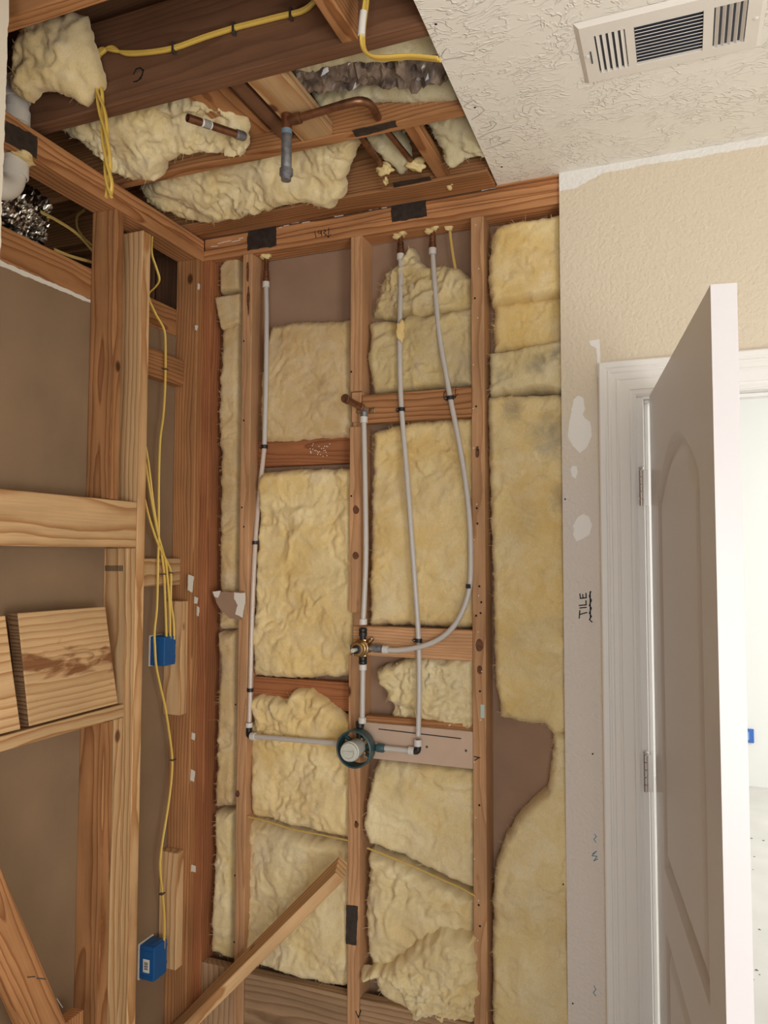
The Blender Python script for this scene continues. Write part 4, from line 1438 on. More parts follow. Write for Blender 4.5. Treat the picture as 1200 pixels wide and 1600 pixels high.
# offcuts standing on the niche sill
def plank_face(name, label, corners, thick, mat, nrm):
    """a short board given by the four corners of its visible face: tl, tr, br, bl; the grain runs across"""
    tl, tr, brr, bl = [Vector(tuple(map(float, c))) for c in corners]
    c = (tl + tr + brr + bl) / 4
    ax = ((tr - tl) + (brr - bl)).normalized()
    n = Vector(nrm)
    n = (n - ax * n.dot(ax)).normalized()
    w = n.cross(ax)
    Mw = Matrix(((ax.x, w.x, n.x, c.x), (ax.y, w.y, n.y, c.y), (ax.z, w.z, n.z, c.z), (0, 0, 0, 1)))
    inv = Mw.inverted()
    bm = bmesh.new()
    f = [bm.verts.new(((inv @ q).x, (inv @ q).y, 0)) for q in (tl, tr, brr, bl)]
    b = [bm.verts.new((v.co.x, v.co.y, -thick)) for v in f]
    bm.faces.new(f[::-1])
    bm.faces.new(b)
    for i in range(4):
        bm.faces.new((f[i], f[(i + 1) % 4], b[(i + 1) % 4], b[i]))
    bmesh.ops.recalc_face_normals(bm, faces=bm.faces)
    bmesh.ops.bevel(bm, geom=list(bm.edges), offset=0.0022, segments=2, profile=0.5, affect='EDGES')
    me = bpy.data.meshes.new(name)
    bm.to_mesh(me)
    bm.free()
    o = link(name, me, mat, None, Mw)
    ends = [Mw @ Vector((co.x, co.y, z)) for co, z in (((inv @ tl), -0.003), ((inv @ bl), -0.003), ((inv @ bl), -thick + 0.003), ((inv @ tl), -thick + 0.003))]
    slab_poly('end_grain', [np.array(q) for q in ends], -np.array(ax), 0.0006, M['endgrain'], o).matrix_parent_inverse = Mw.inverted()
    tag(o, label, 'wood offcut', 'board offcuts on the niche sill')
    return o


px_ = XL + 0.004
plank_face('board_offcut', 'thick board offcut with brown resin streaks on the niche sill', [wX(29, 958, px_ - 0.012), wX(165, 948, px_ - 0.012), wX(184, 1099, px_), wX(46, 1135, px_)], 0.038, M['resin'], (1, -0.12, 0.05))
plank_face('board_offcut', 'second board offcut on the sill cropped by the left picture edge', [wX(-120, 978, px_), wX(11, 962, px_), wX(30, 1139, px_ + 0.004), wX(-110, 1175, px_ + 0.004)], 0.038, M['new'], (1, -0.1, 0.05))
pd = Vector((0, 0.424, -0.905))
lp = lumber_dir('leaning_plank', Vector((XL + 0.045, 1.367, 0.80)) - pd * 0.45, Vector((XL + 0.045, 1.569, 0.369)) + pd * 0.38, 0.098, 0.038, (0, 0.905, 0.424), M['old'])
tag(lp, 'reddish plank with bent nails leaning at the bottom left corner', 'plank')
for q, e in (((14, 1411), (21, 1404)), ((29, 1462), (46, 1455)), ((27, 1480), (45, 1477)), ((56, 1503), (60, 1497))):
    tube('nail', [wX(*q, XL + 0.066), wX(*e, XL + 0.085)], 0.0016, M['nail'], lp, 6, smooth_path=False)
sb = lumber('timber_stub', (XL + 0.0, XL + 0.04), (1.615, 1.70), (0.0, 0.375), M['old'])
tag(sb, 'short upright timber stub at the foot of the left wall', 'timber stub')

# scrap of drywall nailed to the first stud
ds = slab_poly('drywall_scrap', ragged3([wY(x, y, D - 0.004) for x, y in ((334, 924), (382, 925), (384, 938), (378, 968), (362, 966), (345, 950))], 0.003, 23, YN), YN, 0.010, M['paper_back'])
tag(ds, 'torn triangular scrap of brown drywall nailed to the first stud', 'drywall scrap')
slab_poly('torn_gypsum', ragged3([wY(x, y, D - 0.0145) for x, y in ((366, 926), (383, 926), (383, 940), (379, 966), (368, 960), (372, 945), (366, 936))], 0.004, 24, YN), YN, 0.001, M['gypsum'], ds)
slab_poly('torn_gypsum', ragged3([wY(x, y, D - 0.0145) for x, y in ((333, 924), (345, 923), (341, 934), (336, 932))], 0.002, 25, YN), YN, 0.0025, M['gypsum'], ds)

# ------------------------------------------------------------------ plumbing
PR = 0.0082


def clip_(p, axis, parent, tabdir=(-1, 0, 0), back=YN):
    """black half clip around a pipe with a nailed tab"""
    p = np.asarray(p, float)
    a = np.asarray(axis, float)
    a /= np.linalg.norm(a)
    c = lathe('pipe_clip', [(PR + 0.0002, -0.006), (PR + 0.003, -0.006), (PR + 0.003, 0.006), (PR + 0.0002, 0.006)], p, a, M['black'], parent, 18)
    t = np.asarray(tabdir, float)
    q = p + t * (PR + 0.006) - np.asarray(back) * (PR * 0.6)
    lathe('nail_tab', [(0, 0.006), (0.0045, 0.006), (0.006, 0.004), (0.006, -0.002)], q, back, M['black'], c, 12)
    lathe('nail_head', [(0, 0.0078), (0.002, 0.0075), (0.0026, 0.006)], q, back, M['chrome'], c, 10)
    return c


def collar(p, axis, parent, r=0.0125, L=0.02):
    return lathe('pipe_ring', [(PR, 0), (r - 0.001, 0), (r, 0.001), (r, L - 0.001), (r - 0.001, L), (PR, L)], p, axis, M['collar'], parent, 20)


def copper_stub(px, py, pyb, Y, parent):
    """copper pipe through the plate with a fitting and a white ring below"""
    a, b = wY(px, py, Y), wY(px + 0.8, pyb, Y)
    top = np.array((b[0], Y, 2.72))
    tube('copper_stub', [top, np.array((b[0], Y, b[2]))], 0.0082, M['copper'], parent, 14, smooth_path=False)
    z = b[2]
    lathe('copper_fitting', [(0.0085, 0.03), (0.0105, 0.028), (0.0105, 0.022), (0.009, 0.020), (0.0105, 0.018), (0.0105, 0.010), (0.009, 0.008), (0.012, 0.004), (0.012, -0.012), (0.009, -0.013)], (b[0], Y, z), (0, 0, 1), M['copper'], parent, 18)
    foam = blob('foam_seal', (b[0], Y - 0.006, 2.648), 0.020, M['foam'], parent, seed=px, squash=(1.2, 0.8, 0.45), amp=0.4)
    return np.array((b[0], Y, z - 0.010))


# supply on the first stud, down to the mixing valve
P1 = empty('water_pipe', tuple(wY(388, 1140, 2.25)))
tag(P1, 'leftmost white supply pipe clipped along the first stud', 'pipe', 'white plastic water pipes')
e1 = copper_stub(415, 402, 436, 2.300, P1)
collar(e1 + np.array((0, 0, -0.020)), (0, 0, 1), P1)
pA = [e1, wY(416.5, 500, 2.280), wY(415.5, 600, 2.266), wY(413, 700, 2.262)]
xs1 = -1.377 + PR + 0.001
pA += [wX(405, 775, xs1), wX(399, 848, xs1), wX(394, 960, xs1), wX(391, 1078, xs1), wX(389.5, 1128, xs1)]
tube('pipe_run', pA[:4], PR, M['pex'], P1)
tube('pipe_run', pA[3:], PR * 0.98, M['pex_clear'], P1)
clip_(wY(413.2, 698, 2.262), (0, 0, 1), P1)
clip_(wX(399, 848, xs1), (0, 0, 1), P1)
clip_(wX(391, 1078, xs1), (0, 0, 1), P1)
eb = wX(389, 1142, xs1)
collar(eb + np.array((0, 0, 0.012)), (0, 0, 1), P1, 0.0125, 0.016)
tube('elbow', [eb + np.array((0, 0, 0.014)), eb, eb + np.array((0.004, -0.006, -0.012)), eb + np.array((0.016, -0.010, -0.014))], 0.0095, M['black'], P1, 14)
h0 = eb + np.array((0.014, -0.010, -0.014))
h1 = wY(532, 1162, 2.215)
hd = (h1 - h0) / np.linalg.norm(h1 - h0)
collar(h0, hd, P1, 0.0125, 0.018)
tube('pipe_run', [h0, h0 * 0.5 + h1 * 0.5, h1], PR, M['pex'], P1)

# middle supply
P2 = empty('water_pipe', tuple(wY(653, 1165, 2.24)))
tag(P2, 'white pipe dropping straight from the plate to the mixing valve elbow', 'pipe', 'white plastic water pipes')
e2 = copper_stub(625, 368, 392, 2.300, P2)
collar(e2 + np.array((0, 0, -0.020)), (0, 0, 1), P2)
p2 = [e2, wY(626, 440, 2.29), wY(624.5, 520, 2.265), wY(625, 580, 2.250), wY(627.5, 640, 2.2465), wY(634, 720, 2.246), wY(641, 810, 2.246), wY(649, 920, 2.246), wY(654, 1000, 2.2465), wY(655, 1080, 2.246), wY(653.5, 1150, 2.240)]
tube('pipe_run', p2, PR, M['pex'], P2)
clip_(wY(627.5, 640, 2.2465), (0.03, 0, -1), P2)
clip_(wY(654, 1001, 2.2465), (0, 0, -1), P2)
e = wY(653, 1170, 2.240)
collar(e + np.array((0, 0, 0.008)), (0, 0, 1), P2, 0.0125, 0.02)
tube('elbow', [e + np.array((0, 0, 0.012)), e + np.array((0, 0, -0.002)), e + np.array((-0.004, 0, -0.008)), e + np.array((-0.014, 0, -0.008))], 0.0098, M['black'], P2, 14)
f0, f1 = e + np.array((-0.012, 0, -0.008)), wY(592, 1168, 2.232)
fd = (f1 - f0) / np.linalg.norm(f1 - f0)
collar(f0, fd, P2, 0.0125, 0.018)
tube('pipe_run', [f0, f1], PR, M['pex'], P2, smooth_path=False)
collar(f1 - fd * 0.002, fd, P2, 0.0125, 0.018)

wad = blob('wool_wad', wY(625, 518, 2.252), 0.017, M['wool'], None, seed=6, squash=(0.75, 0.6, 1.9), amp=0.3)
tag(wad, 'little wad of wool stuck to the straight white pipe', 'insulation')
# curved supply to the diverter
P3 = empty('water_pipe', tuple(wY(600, 1015, 2.235)))
tag(P3, 'long curved white pipe sweeping from the plate to the brass diverter', 'pipe', 'white plastic water pipes')
e3 = copper_stub(675, 362, 383, 2.300, P3)
collar(e3 + np.array((0, 0, -0.020)), (0, 0, 1), P3)
p3 = [e3, wY(679, 440, 2.29), wY(686, 520, 2.268), wY(696, 580, 2.252), wY(704, 624, 2.2465), wY(717, 690, 2.246), wY(727, 750, 2.246), wY(733.5, 810, 2.248), wY(735.5, 865, 2.250), wY(734, 915, 2.250), wY(724, 952, 2.246), wY(706, 982, 2.242), wY(680, 1002, 2.236), wY(650, 1012, 2.230), wY(620, 1016, 2.226), wY(600, 1015, 2.224)]
tube('pipe_run', p3, PR, M['pex'], P3)
clip_(wY(703.5, 622, 2.2465), (0.1, 0, -1), P3)
cl = box('pipe_clip', (-0.6125, -0.5985), (2.238, 2.262), (0, 0.013), M['black'], P3, 0.001)
cl.location.z = wY(735, 916, 2.25)[2]
collar(wY(600, 1015, 2.224) + np.array((-0.004, 0, 0)), (1, 0, 0), P3, 0.0125, 0.018)

# shower riser with drop ear elbow and stub
P4 = empty('shower_riser', tuple(wY(567, 980, 2.235)))
tag(P4, 'short white riser pipe with a capped copper shower stub on top', 'pipe', 'white plastic water pipes')
t0, t1 = wY(568.5, 655, 2.2365), wY(567.5, 972, 2.226)
tube('pipe_run', [t0, wY(570.5, 760, 2.236), wY(571.5, 870, 2.234), t1], PR, M['pex'], P4)
collar(t0 + np.array((0, 0, -0.012)), (0, 0, 1), P4, 0.0125, 0.02)
collar(t1 + np.array((0, 0, -0.008)), (0, 0, 1), P4, 0.0125, 0.018)
ec = t0 + np.array((0, 0, 0.030))
tube('drop_ear_elbow', [t0 + np.array((0, 0, 0.006)), ec + np.array((0, 0, -0.004)), ec + np.array((0, -0.012, 0.004)), ec + np.array((0, -0.03, 0.004))], 0.0115, M['galv'], P4, 16)
for s in (-1, 1):
    er = box('mounting_ear', (ec[0] + s * 0.022 - 0.011, ec[0] + s * 0.022 + 0.011), (D - 0.006, D - 0.001), (ec[2] - 0.008, ec[2] + 0.008), M['brass'], P4, 0.002)
    lathe('screw', [(0, 0.003), (0.003, 0.0025), (0.004, 0)], (ec[0] + s * 0.024, D - 0.006, ec[2]), YN, M['chrome'], er, 10)
sd = np.array((0.0, -1.0, 0.035))
lathe('copper_nipple', [(0.0125, 0.022), (0.0125, 0.034), (0.0105, 0.036), (0.0105, 0.115), (0.0108, 0.118), (0.0108, 0.124), (0.0138, 0.125), (0.0138, 0.147), (0.012, 0.149), (0, 0.149)], ec + np.array((0, 0, 0.004)), sd, M['copper'], P4, 20)

# lower link between diverter and mixing valve
P5 = empty('link_pipe', tuple(wY(566, 1130, 2.226)))
tag(P5, 'very short white pipe between the brass diverter and the mixing valve', 'pipe', 'white plastic water pipes')
l0, l1 = wY(567, 1040, 2.224), wY(566, 1128, 2.222)
tube('pipe_run', [l0, l1], PR, M['pex'], P5, smooth_path=False)
collar(l0 + np.array((0, 0, -0.014)), (0, 0, 1), P5, 0.0122, 0.018)
collar(l1 + np.array((0, 0, -0.004)), (0, 0, 1), P5, 0.0122, 0.018)

# brass diverter valve
V1 = empty('diverter_valve', tuple(wY(565, 1012, 2.225)))
tag(V1, 'brass diverter valve body with exposed stem on the second stud', 'valve')
vc = wY(567, 1012, 2.226)
K = 1.3
lathe('body', [(r * K, t * K) for r, t in ((0.0, -0.018), (0.013, -0.018), (0.015, -0.012), (0.015, 0.006), (0.020, 0.008), (0.0205, 0.016), (0.018, 0.018), (0.018, 0.026), (0.0155, 0.028), (0.0155, 0.036), (0.0105, 0.037))], vc, YN, M['brass'], V1, 24)
lathe('cartridge', [(r * K, t * K) for r, t in ((0.0105, 0.030), (0.0105, 0.040), (0.008, 0.041), (0.0, 0.041))], vc, YN, M['black'], V1, 18)
lathe('stem', [(r * K, t * K) for r, t in ((0.004, 0.038), (0.004, 0.050), (0.0052, 0.051), (0.0052, 0.062), (0.004, 0.063), (0, 0.063))], vc, YN, M['cap'], V1, 12)
for dv, m1, nm, L_ in (((0, 0, 1), 'black', 'upper_union', 0.062), ((0, 0, -1), 'black', 'lower_union', 0.052), ((1, 0, 0), 'galv', 'side_union', 0.064), ((-1, 0, 0), 'galv', 'side_plug', 0.040)):
    u_ = lathe(nm, [(0.010, 0.010), (0.010, L_ - 0.026), (0.0130, L_ - 0.025), (0.0130, L_ - 0.014), (0.0112, L_ - 0.013), (0.0130, L_ - 0.011), (0.0130, L_ - 0.003), (0.0100, L_), (0, L_)], vc, dv, M[m1], V1, 18)
    lathe('brass_neck', [(0.0125, 0.008), (0.0125, 0.0195), (0.0150, 0.020), (0.0150, 0.0255), (0.0125, 0.026)], vc, dv, M['brass'], u_, 6)
for sx, sz in ((0.032, 0.030), (-0.030, -0.022)):
    er = tube('screw_lug', [vc + np.array((sx * 0.4, 0.004, sz * 0.4)), vc + np.array((sx, 0.004, sz))], 0.007, M['brass'], V1, 10, smooth_path=False)
    lathe('screw', [(0, 0.014), (0.0034, 0.013), (0.0042, 0.004)], vc + np.array((sx, 0.004, sz)), YN, M['chrome'], er, 10)

# mixing valve with plaster guard
V2 = empty('mixing_valve', tuple(wY(560, 1168, 2.2)))
tag(V2, 'shower mixing valve with dark teal round guard and pale cap', 'valve')
mc = wY(561, 1166, 2.222)
lathe('body', [(0.0, -0.03), (0.022, -0.03), (0.026, -0.02), (0.026, 0.006), (0.022, 0.012), (0.022, 0.03)], mc, YN, M['brass'], V2, 24)
lathe('guard_ring', [(0.050, 0.0), (0.0555, 0.0), (0.0575, 0.004), (0.0575, 0.044), (0.0545, 0.046), (0.0525, 0.045), (0.0515, 0.010), (0.050, 0.004)], mc, YN, M['teal'], V2, 48)
for k in range(4):
    a = math.pi / 4 + k * math.pi / 2 + 0.2
    dv = np.array((math.cos(a), 0, math.sin(a)))
    tube('guard_spoke', [mc + dv * 0.024 + np.array((0, -0.006, 0)), mc + dv * 0.053 + np.array((0, -0.006, 0))], 0.0065, M['teal'], V2, 8, smooth_path=False)
lathe('test_cap', [(0.027, 0.012), (0.0275, 0.058), (0.030, 0.060), (0.030, 0.070), (0.0275, 0.072), (0.0275, 0.080), (0.0255, 0.082), (0.019, 0.0825), (0.018, 0.079), (0.0, 0.079)], mc, YN, M['cap'], V2, 36)
box('cap_grip', (mc[0] - 0.017, mc[0] + 0.017), (mc[1] - 0.084, mc[1] - 0.078), (mc[2] - 0.003, mc[2] + 0.003), M['cap'], V2, 0.001)
for dv, L_ in (((0, 0, 1), 0.075), ((1, 0, 0), 0.082), ((-1, 0, 0), 0.075)):
    lathe('inlet', [(0.011, 0.02), (0.011, 0.058), (0.0135, 0.059), (0.0135, L_ - 0.003), (0.0115, L_), (0, L_)], mc + np.array((0, 0.006, 0)), dv, M['teal'] if dv[0] else M['black'], V2, 18)
for sx, sz in ((0.020, 0.030), (0.030, -0.012), (-0.028, -0.030)):
    lathe('screw', [(0, 0.03), (0.004, 0.029), (0.005, 0.018), (0.005, 0.0)], mc + np.array((sx, 0, sz)), YN, M['brass'], V2, 10)

# overhead copper line with galvanised nipple
CP = empty('overhead_copper_pipe', tuple(wY(447, 280, 1.70)))
tag(CP, 'overhead copper pipe with a grey threaded nipple hanging down', 'pipe')
zq = 2.728
q0, q1 = wZ(448, 190, zq), wZ(545, 161, zq + 0.004)
tube('copper_run', [q0, q0 * 0.5 + q1 * 0.5, q1, wZ(566, 158, zq + 0.008), wZ(580, 165, zq + 0.016), wZ(590, 182, zq + 0.035), wZ(592, 186, zq + 0.07)], 0.0105, M['copper'], CP, 14)
yq = float(q0[1])
lathe('copper_tee', [(0.0125, -0.024), (0.0145, -0.022), (0.0145, 0.018), (0.0125, 0.020), (0, 0.020)], q0, (0, 0, 1), M['copper'], CP, 18)
lathe('tee_branch', [(0.0125, 0.0), (0.0145, 0.022), (0.0145, 0.040), (0.0115, 0.042)], q0, (q1 - q0), M['copper'], CP, 18)
zb = wY(447, 282, yq)[2] - q0[2]
lathe('nipple', [(0.0125, -0.020), (0.0138, -0.024), (0.0138, zb + 0.034), (0.0130, zb + 0.032), (0.0175, zb + 0.030), (0.0178, zb + 0.014), (0.0135, zb + 0.012), (0.0130, zb), (0, zb)], q0, (0, 0, 1), M['galv'], CP, 16)
lathe('blue_thread_tape', [(0.0142, -0.036), (0.0142, -0.022)], q0, (0, 0, 1), plain('faded_blue_tape', (0.16, 0.24, 0.30), 0.6), CP, 16)

# copper stub with paper label resting in the wool
CS = empty('copper_stub_pipe', tuple(wZ(380, 214, 2.725)))
tag(CS, 'open copper stub with a barcode label poking from the wool', 'pipe')
s0, s1 = wZ(293, 184, 2.715), wZ(374, 211, 2.735)
sdv = (s1 - s0) / np.linalg.norm(s1 - s0)
lathe('copper_tube', [(0.0, 0.012), (0.0085, 0.012), (0.0085, 0.0), (0.0103, 0.0), (0.0103, 0.16)], s0, sdv, M['copper'], CS, 18)
lathe('paper_label', [(0.0104, 0.040), (0.0108, 0.040), (0.0108, 0.070), (0.0104, 0.070)], s0, sdv, M['label'], CS, 18)
up_ = -np.array((0, -0.45, 0.9)) * 0
for k in range(6):
    lathe('printed_bar', [(0.0109, 0), (0.0111, 0.0004), (0.0111, 0.0018), (0.0109, 0.0022)], s0 + sdv * (0.046 + k * 0.0035), sdv, M['ink'], CS, 14)
lathe('elbow', [(0.0105, 0.0), (0.013, 0.002), (0.013, 0.026), (0.0105, 0.03), (0, 0.03)], s1 - sdv * 0.012, sdv, M['galv'], CS, 16)

# two copper drops running back above the wall plate
for i, (a, b, lab) in enumerate((((562, 212), (600, 264), 'thin brown copper pipe crossing above the plate, nearer the hanging nipple'),
                                 ((603, 203), (648, 258), 'thin brown copper pipe crossing above the plate, nearer the ceiling drywall'))):
    o = tube('copper_drop', [wZ(*a, 2.768), wZ(*b, 2.768)], 0.0085, M['copper'], None, 12, smooth_path=False)
    tag(o, lab, 'pipe')
    blob('foam_seal', wZ(*b, 2.76), 0.022, M['foam'], o, seed=i + 5, squash=(1.3, 0.7, 0.8), amp=0.4)
fs = blob('foam_blob', wZ(705, 288, 2.735), 0.016, M['foam'], None, seed=3, squash=(0.8, 1.3, 0.7), amp=0.4)
tag(fs, 'yellow blob of hardened spray foam below the angled strip', 'spray foam')
fs = blob('foam_blob', wZ(603, 283, 2.735), 0.010, M['foam'], None, seed=9, squash=(0.8, 1.6, 0.7), amp=0.4)
tag(fs, 'small drip of spray foam on the plate beneath the copper pipes', 'spray foam')

# plastic drain pipe and foil duct behind the left wall
DP = empty('drain_pipe', (-1.64, 1.40, 2.5))
tag(DP, 'white plastic drain pipe passing through the left wall plate', 'pipe')
dx_, dy_ = -1.62, 1.42
a0 = wX(14, 300, dx_)
yy = wX(20, 200, dx_)[1] + 0.022
tube('vent_stack', [(dx_, yy - 0.20, 2.535), (dx_, yy - 0.09, 2.540), (dx_, yy - 0.045, 2.548), (dx_, yy - 0.020, 2.572), (dx_, yy - 0.012, 2.62), (dx_, yy - 0.012, 2.70), (dx_, yy - 0.010, 2.86)], 0.030, M['pvc'], DP, 24)
for z0 in (2.735, 2.80, 2.592):
    lathe('coupling', [(0.030, 0), (0.0345, 0.001), (0.0345, 0.036), (0.030, 0.038)], (dx_, yy - 0.012, z0), (0, 0, 1), M['pvc'], DP, 24)
blob('foam_seal', (dx_ + 0.025, yy - 0.01, 2.642), 0.028, M['foam'], DP, seed=2, squash=(0.8, 1.1, 0.4))

V, F = [], []
nseg, nr = 150, 64
dp0, dp1 = np.array((-1.86, 1.15, 2.60)), np.array((-1.90, 1.78, 2.64))
rg = np.random.default_rng(5)
ia, ka = np.meshgrid(np.arange(nseg), np.arange(nr), indexing='ij')
jit = fbm(ia * 0.35, ka * 1.1, 5, 3, 0.7) * 0.011
for i in range(nseg):
    c = dp0 + (dp1 - dp0) * i / (nseg - 1)
    for k in range(nr):
        a = 2 * math.pi * k / nr
        r = 0.095 + 0.006 * math.sin(i * 1.25) + jit[i, k] + 0.008 * math.sin(a * 5 + i * 0.25)
        V.append((c[0] + r * math.cos(a), c[1], c[2] + r * math.sin(a)))
for i in range(nseg - 1):
    for k in range(nr):
        k2 = (k + 1) % nr
        F.append((i * nr + k, i * nr + k2, (i + 1) * nr + k2, (i + 1) * nr + k))
F.append(tuple(range(nr)))
F.append(tuple((nseg - 1) * nr + k for k in range(nr - 1, -1, -1)))
fd_ = pydata('foil_duct', V, F, M['foil'])
tag(fd_, 'crinkled silver flexible duct behind the left wall plate', 'duct')

# ------------------------------------------------------------------ cables
XC = -1.606


def cable(label, pts, r=0.0052, mat='romex', flat=0.55, up=None, group=None, name='electric_cable', step=0.008):
    o = tube(name, pts, r, M[mat], None, 10, flat, up, step=step)
    tag(o, label, 'cable', group)
    return o


LX = (1, 0, 0)
cable('long yellow cable running from the plate down to the lower blue box', [wX(x, y, XC) for x, y in ((238, 362), (237, 395), (243, 415), (249, 436), (243, 448), (233, 458), (233, 468), (244, 492), (256, 514), (258.5, 540), (258, 600), (255, 650), (250, 690), (248, 760), (248, 830), (247, 870), (246.5, 900), (245, 950), (241.5, 985), (242, 1010), (244, 1040), (250, 1070), (258, 1105), (265, 1150), (269, 1186), (267, 1225), (261, 1270), (253, 1320), (250, 1355), (254, 1398), (257, 1440), (256, 1482))], r=0.0046, group='yellow cables on the left wall')
for i, (pl, lab) in enumerate((
        (((226, 690), (232, 725), (240, 790), (250, 850), (256, 893), (258, 940), (260, 998)), 'yellow cable entering the upper blue box on its near side'),
        (((226, 716), (233, 760), (246, 830), (258, 875), (261, 897), (265, 950), (266, 998)), 'yellow cable entering the middle of the upper blue box'),
        (((226, 780), (234, 812), (247, 850), (262, 880), (267, 897), (267, 940), (271, 970), (272, 999)), 'yellow cable entering the upper blue box beside the corner stud'))):
    cable(lab, [wX(x, y, XC + 0.003 * (i - 1)) for x, y in pl], r=0.0046, group='yellow cables on the left wall')
for q in ((257, 577), (253, 897), (264, 895), (269, 1187), (252, 1396)):
    st = box('cable_staple', (XC - 0.004, XC + 0.010), (-0.0095, 0.0095), (-0.0018, 0.0018), M['nail'], None, 0.0005)
    p = wX(*q, XC)
    st.location = (p[0] + 0.003, p[1], p[2])
    nm = {577: 'dark staple holding the cable to the upper left blocking', 897: 'dark staple on the lower left blocking, left one', 895: 'dark staple on the lower left blocking, right one', 1187: 'dark staple on the cable below the upper box block', 1396: 'dark staple on the cable above the lower blue box'}[q[1]]
    tag(st, nm, 'staple')

# loop of cables stapled to the brown joist and hanging down
yh = 1.494
run = [(500, -14), (488, 6), (470, 18), (440, 25), (400, 35), (365, 44), (320, 58), (272, 75), (230, 82), (195, 83)]
for i, lab in enumerate(('bundled yellow cable on the brown joist, outermost strand of the hanging loop', 'bundled yellow cable on the brown joist, middle strand of the hanging loop', 'bundled yellow cable on the brown joist, straightest strand of the hanging loop')):
    o_ = (i - 1) * 2.6
    pts = [wY(x, y + o_ * 0.7, yh) for x, y in run]
    corner = [(175, 79 - i * 3), (160, 76 + i * 3), (153, 86 + i * 2), (151, 110)]
    pts += [wY(x + o_ * 0.3, y, yh - 0.004) for x, y in corner]
    hang = [(154, 140), (160, 175), (165, 215), (168, 255), (170, 285), (171, 308)]
    for k, (x, y) in enumerate(hang):
        a = k * 1.5 + i * 2.09
        pts.append(wY(x + 5.0 * math.cos(a), y, yh - 0.008 + 0.006 * math.sin(a)))
    cable(lab, pts, 0.0058, up=(0, 1, 0), flat=0.6, group='yellow cables on the brown joist')
for i, q in enumerate(((272, 75), (366, 45), (455, 22))):
    st = box('cable_staple', (-0.003, 0.003), (-0.012, 0.002), (-0.014, 0.014), M['nail'], None, 0.001)
    st.location = tuple(wY(*q, yh))
    tag(st, ('dark staple on the brown joist nearest the hanging loop', 'dark staple halfway along the brown joist cable', 'dark staple on the brown joist nearest the picture top')[i], 'staple')
for i, lab in enumerate(('yellow cable end curling beside the ceiling drywall, front strand', 'yellow cable end curling beside the ceiling drywall, rear strand')):
    pts = [wY(x + i * 4, y + i * 3, 1.40 + 0.02 * i) for x, y in ((572, -30), (570, 0), (566, 30), (564, 60), (568, 78), (582, 88), (605, 89), (640, 87), (684, 91))]
    c_ = cable(lab, pts, 0.0062, up=(0, 1, 0), group='yellow cable ends at the ceiling cut')
    if i == 0:
        tube('white_tape', [wY(x, y, 1.398) for x, y in ((568, 18), (566, 35), (564.5, 55))], 0.0075, M['white'], c_, 10)
cable('thin yellow cable hanging beside the third stud', [np.array((wY(703, 360, 2.31)[0], 2.31, 2.70))] + [wY(x, y, 2.312 - 0.001 * i) for i, (x, y) in enumerate(((703, 362), (708, 400), (715, 440), (723, 485), (730, 530), (737, 575)))], 0.0048, 'romex_dull', 0.6)
blob('foam_seal', (wY(703, 358, 2.31)[0], 2.30, 2.648), 0.013, M['foam'], bpy.data.objects['electric_cable.009'] if 'electric_cable.009' in bpy.data.objects else None, seed=4, squash=(1, .8, .6))
cable('pale wire pressed into the wool left of the second stud', [wY(x, y, 2.262) for x, y in ((388, 1276), (420, 1284), (455, 1295), (490, 1302), (548, 1314))], 0.0045, 'romex_dull', 0.6, up=(0, 1, 0))
cable('pale wire slanting across the wool of the pipe bay', [wY(x, y, 2.252) for x, y in ((574, 1325), (620, 1343), (660, 1360), (695, 1376), (720, 1387), (743, 1400))], 0.0045, 'romex_dull', 0.6, up=(0, 1, 0))
cable('dim yellow cable in the dark space behind the left wall, straighter one', [wX(x, y, -1.80) for x, y in ((62, 330), (90, 345), (120, 365), (145, 392))], 0.0055, 'romex_dull')
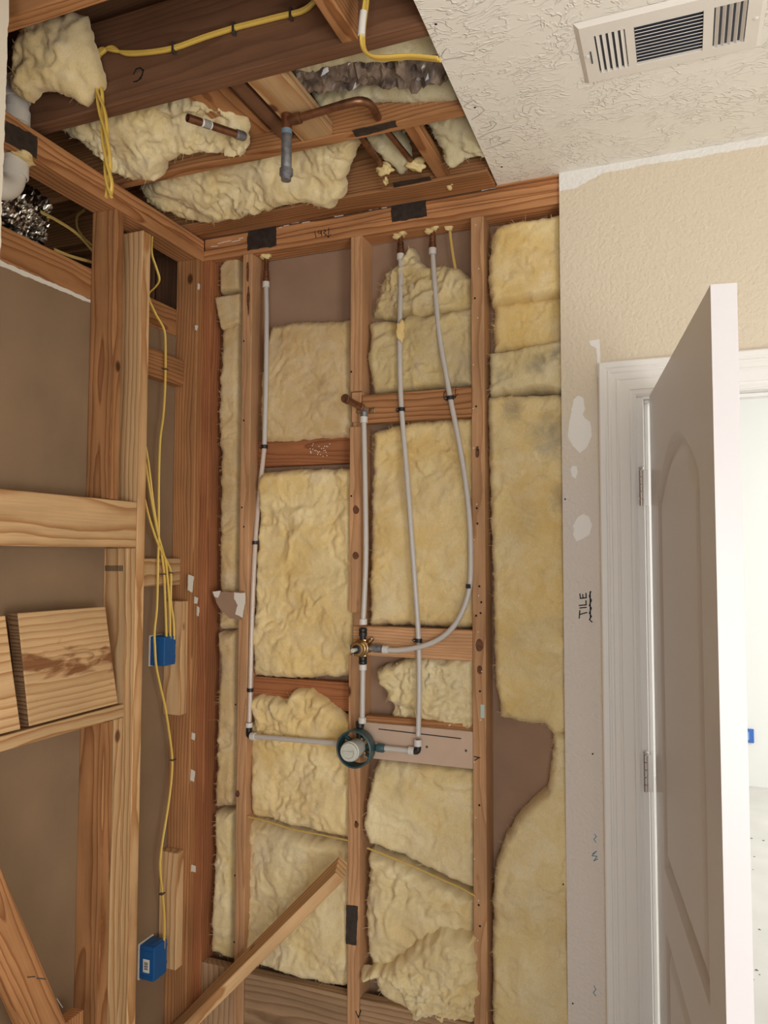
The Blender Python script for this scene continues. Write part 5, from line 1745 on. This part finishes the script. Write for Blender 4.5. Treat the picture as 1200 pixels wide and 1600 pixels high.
cable('dim yellow cable in the dark space behind the left wall, lowest one', [wX(x, y, -1.72) for x, y in ((85, 390), (110, 400), (145, 410))], 0.005, 'romex_dull')
cable('dim curled cable in the dark space behind the left wall', [wX(x, y, -1.95) for x, y in ((132, 328), (121, 338), (121, 355), (130, 370), (146, 385))], 0.005, 'romex_dull')


# ------------------------------------------------------------------ blue boxes
def blue_box(label, X0, X1, Y0, Y1, Z0, Z1, barcode):
    t = empty('electrical_box', (X0, (Y0 + Y1) / 2, Z0))
    tag(t, label, 'electrical box', 'blue electrical boxes')
    b = box('body', (X0, X1), (Y0, Y1), (Z0, Z1), M['bluebox'], t, 0.003)
    box('front_lip', (X0 - 0.002, X0 + 0.0035), (Y0 - 0.003, Y1 + 0.003), (Z0 - 0.003, Z1 + 0.003), M['gypsum'], t, 0.001)
    for z in (Z0 + 0.012, Z1 - 0.016):
        box('rib', (X0 + 0.004, X1 - 0.003), (Y0 - 0.0015, Y0 + 0.0005), (z, z + 0.0025), M['bluebox'], b, 0.0004)
    for s in (0.25, 0.6):
        box('cable_knockout', (X0 + (X1 - X0) * s, X0 + (X1 - X0) * s + 0.016), (Y0 + 0.012, Y1 - 0.012), (Z1 - 0.0005, Z1 + 0.003), M['bluebox'], b, 0.0006)
    for z in (Z0 + 0.02, Z1 - 0.03):
        box('mounting_bracket', (X1 - 0.02, X1 - 0.008), (Y1, Y1 + 0.012), (z, z + 0.009), M['bluebox'], b, 0.0008)
    if barcode:
        lb = box('paper_label', (X0 + 0.018, X0 + 0.043), (Y0 - 0.0006, Y0), (Z0 + 0.025, Z0 + 0.066), M['label'], t)
        for k in range(9):
            zz = Z0 + 0.034 + k * 0.0028
            box('printed_bar', (X0 + 0.023, X0 + 0.037), (Y0 - 0.0009, Y0 - 0.0006), (zz, zz + (0.0012 if k % 3 else 0.002)), M['ink'], lb)
    return t


blue_box('blue plastic electrical box on the upper pine block', XB + 0.001, -1.602, 2.108, 2.168, 1.236, 1.332, False)
blue_box('blue electrical box with a barcode label on the lower pine block', XB + 0.001, -1.602, 2.083, 2.150, 0.240, 0.346, True)
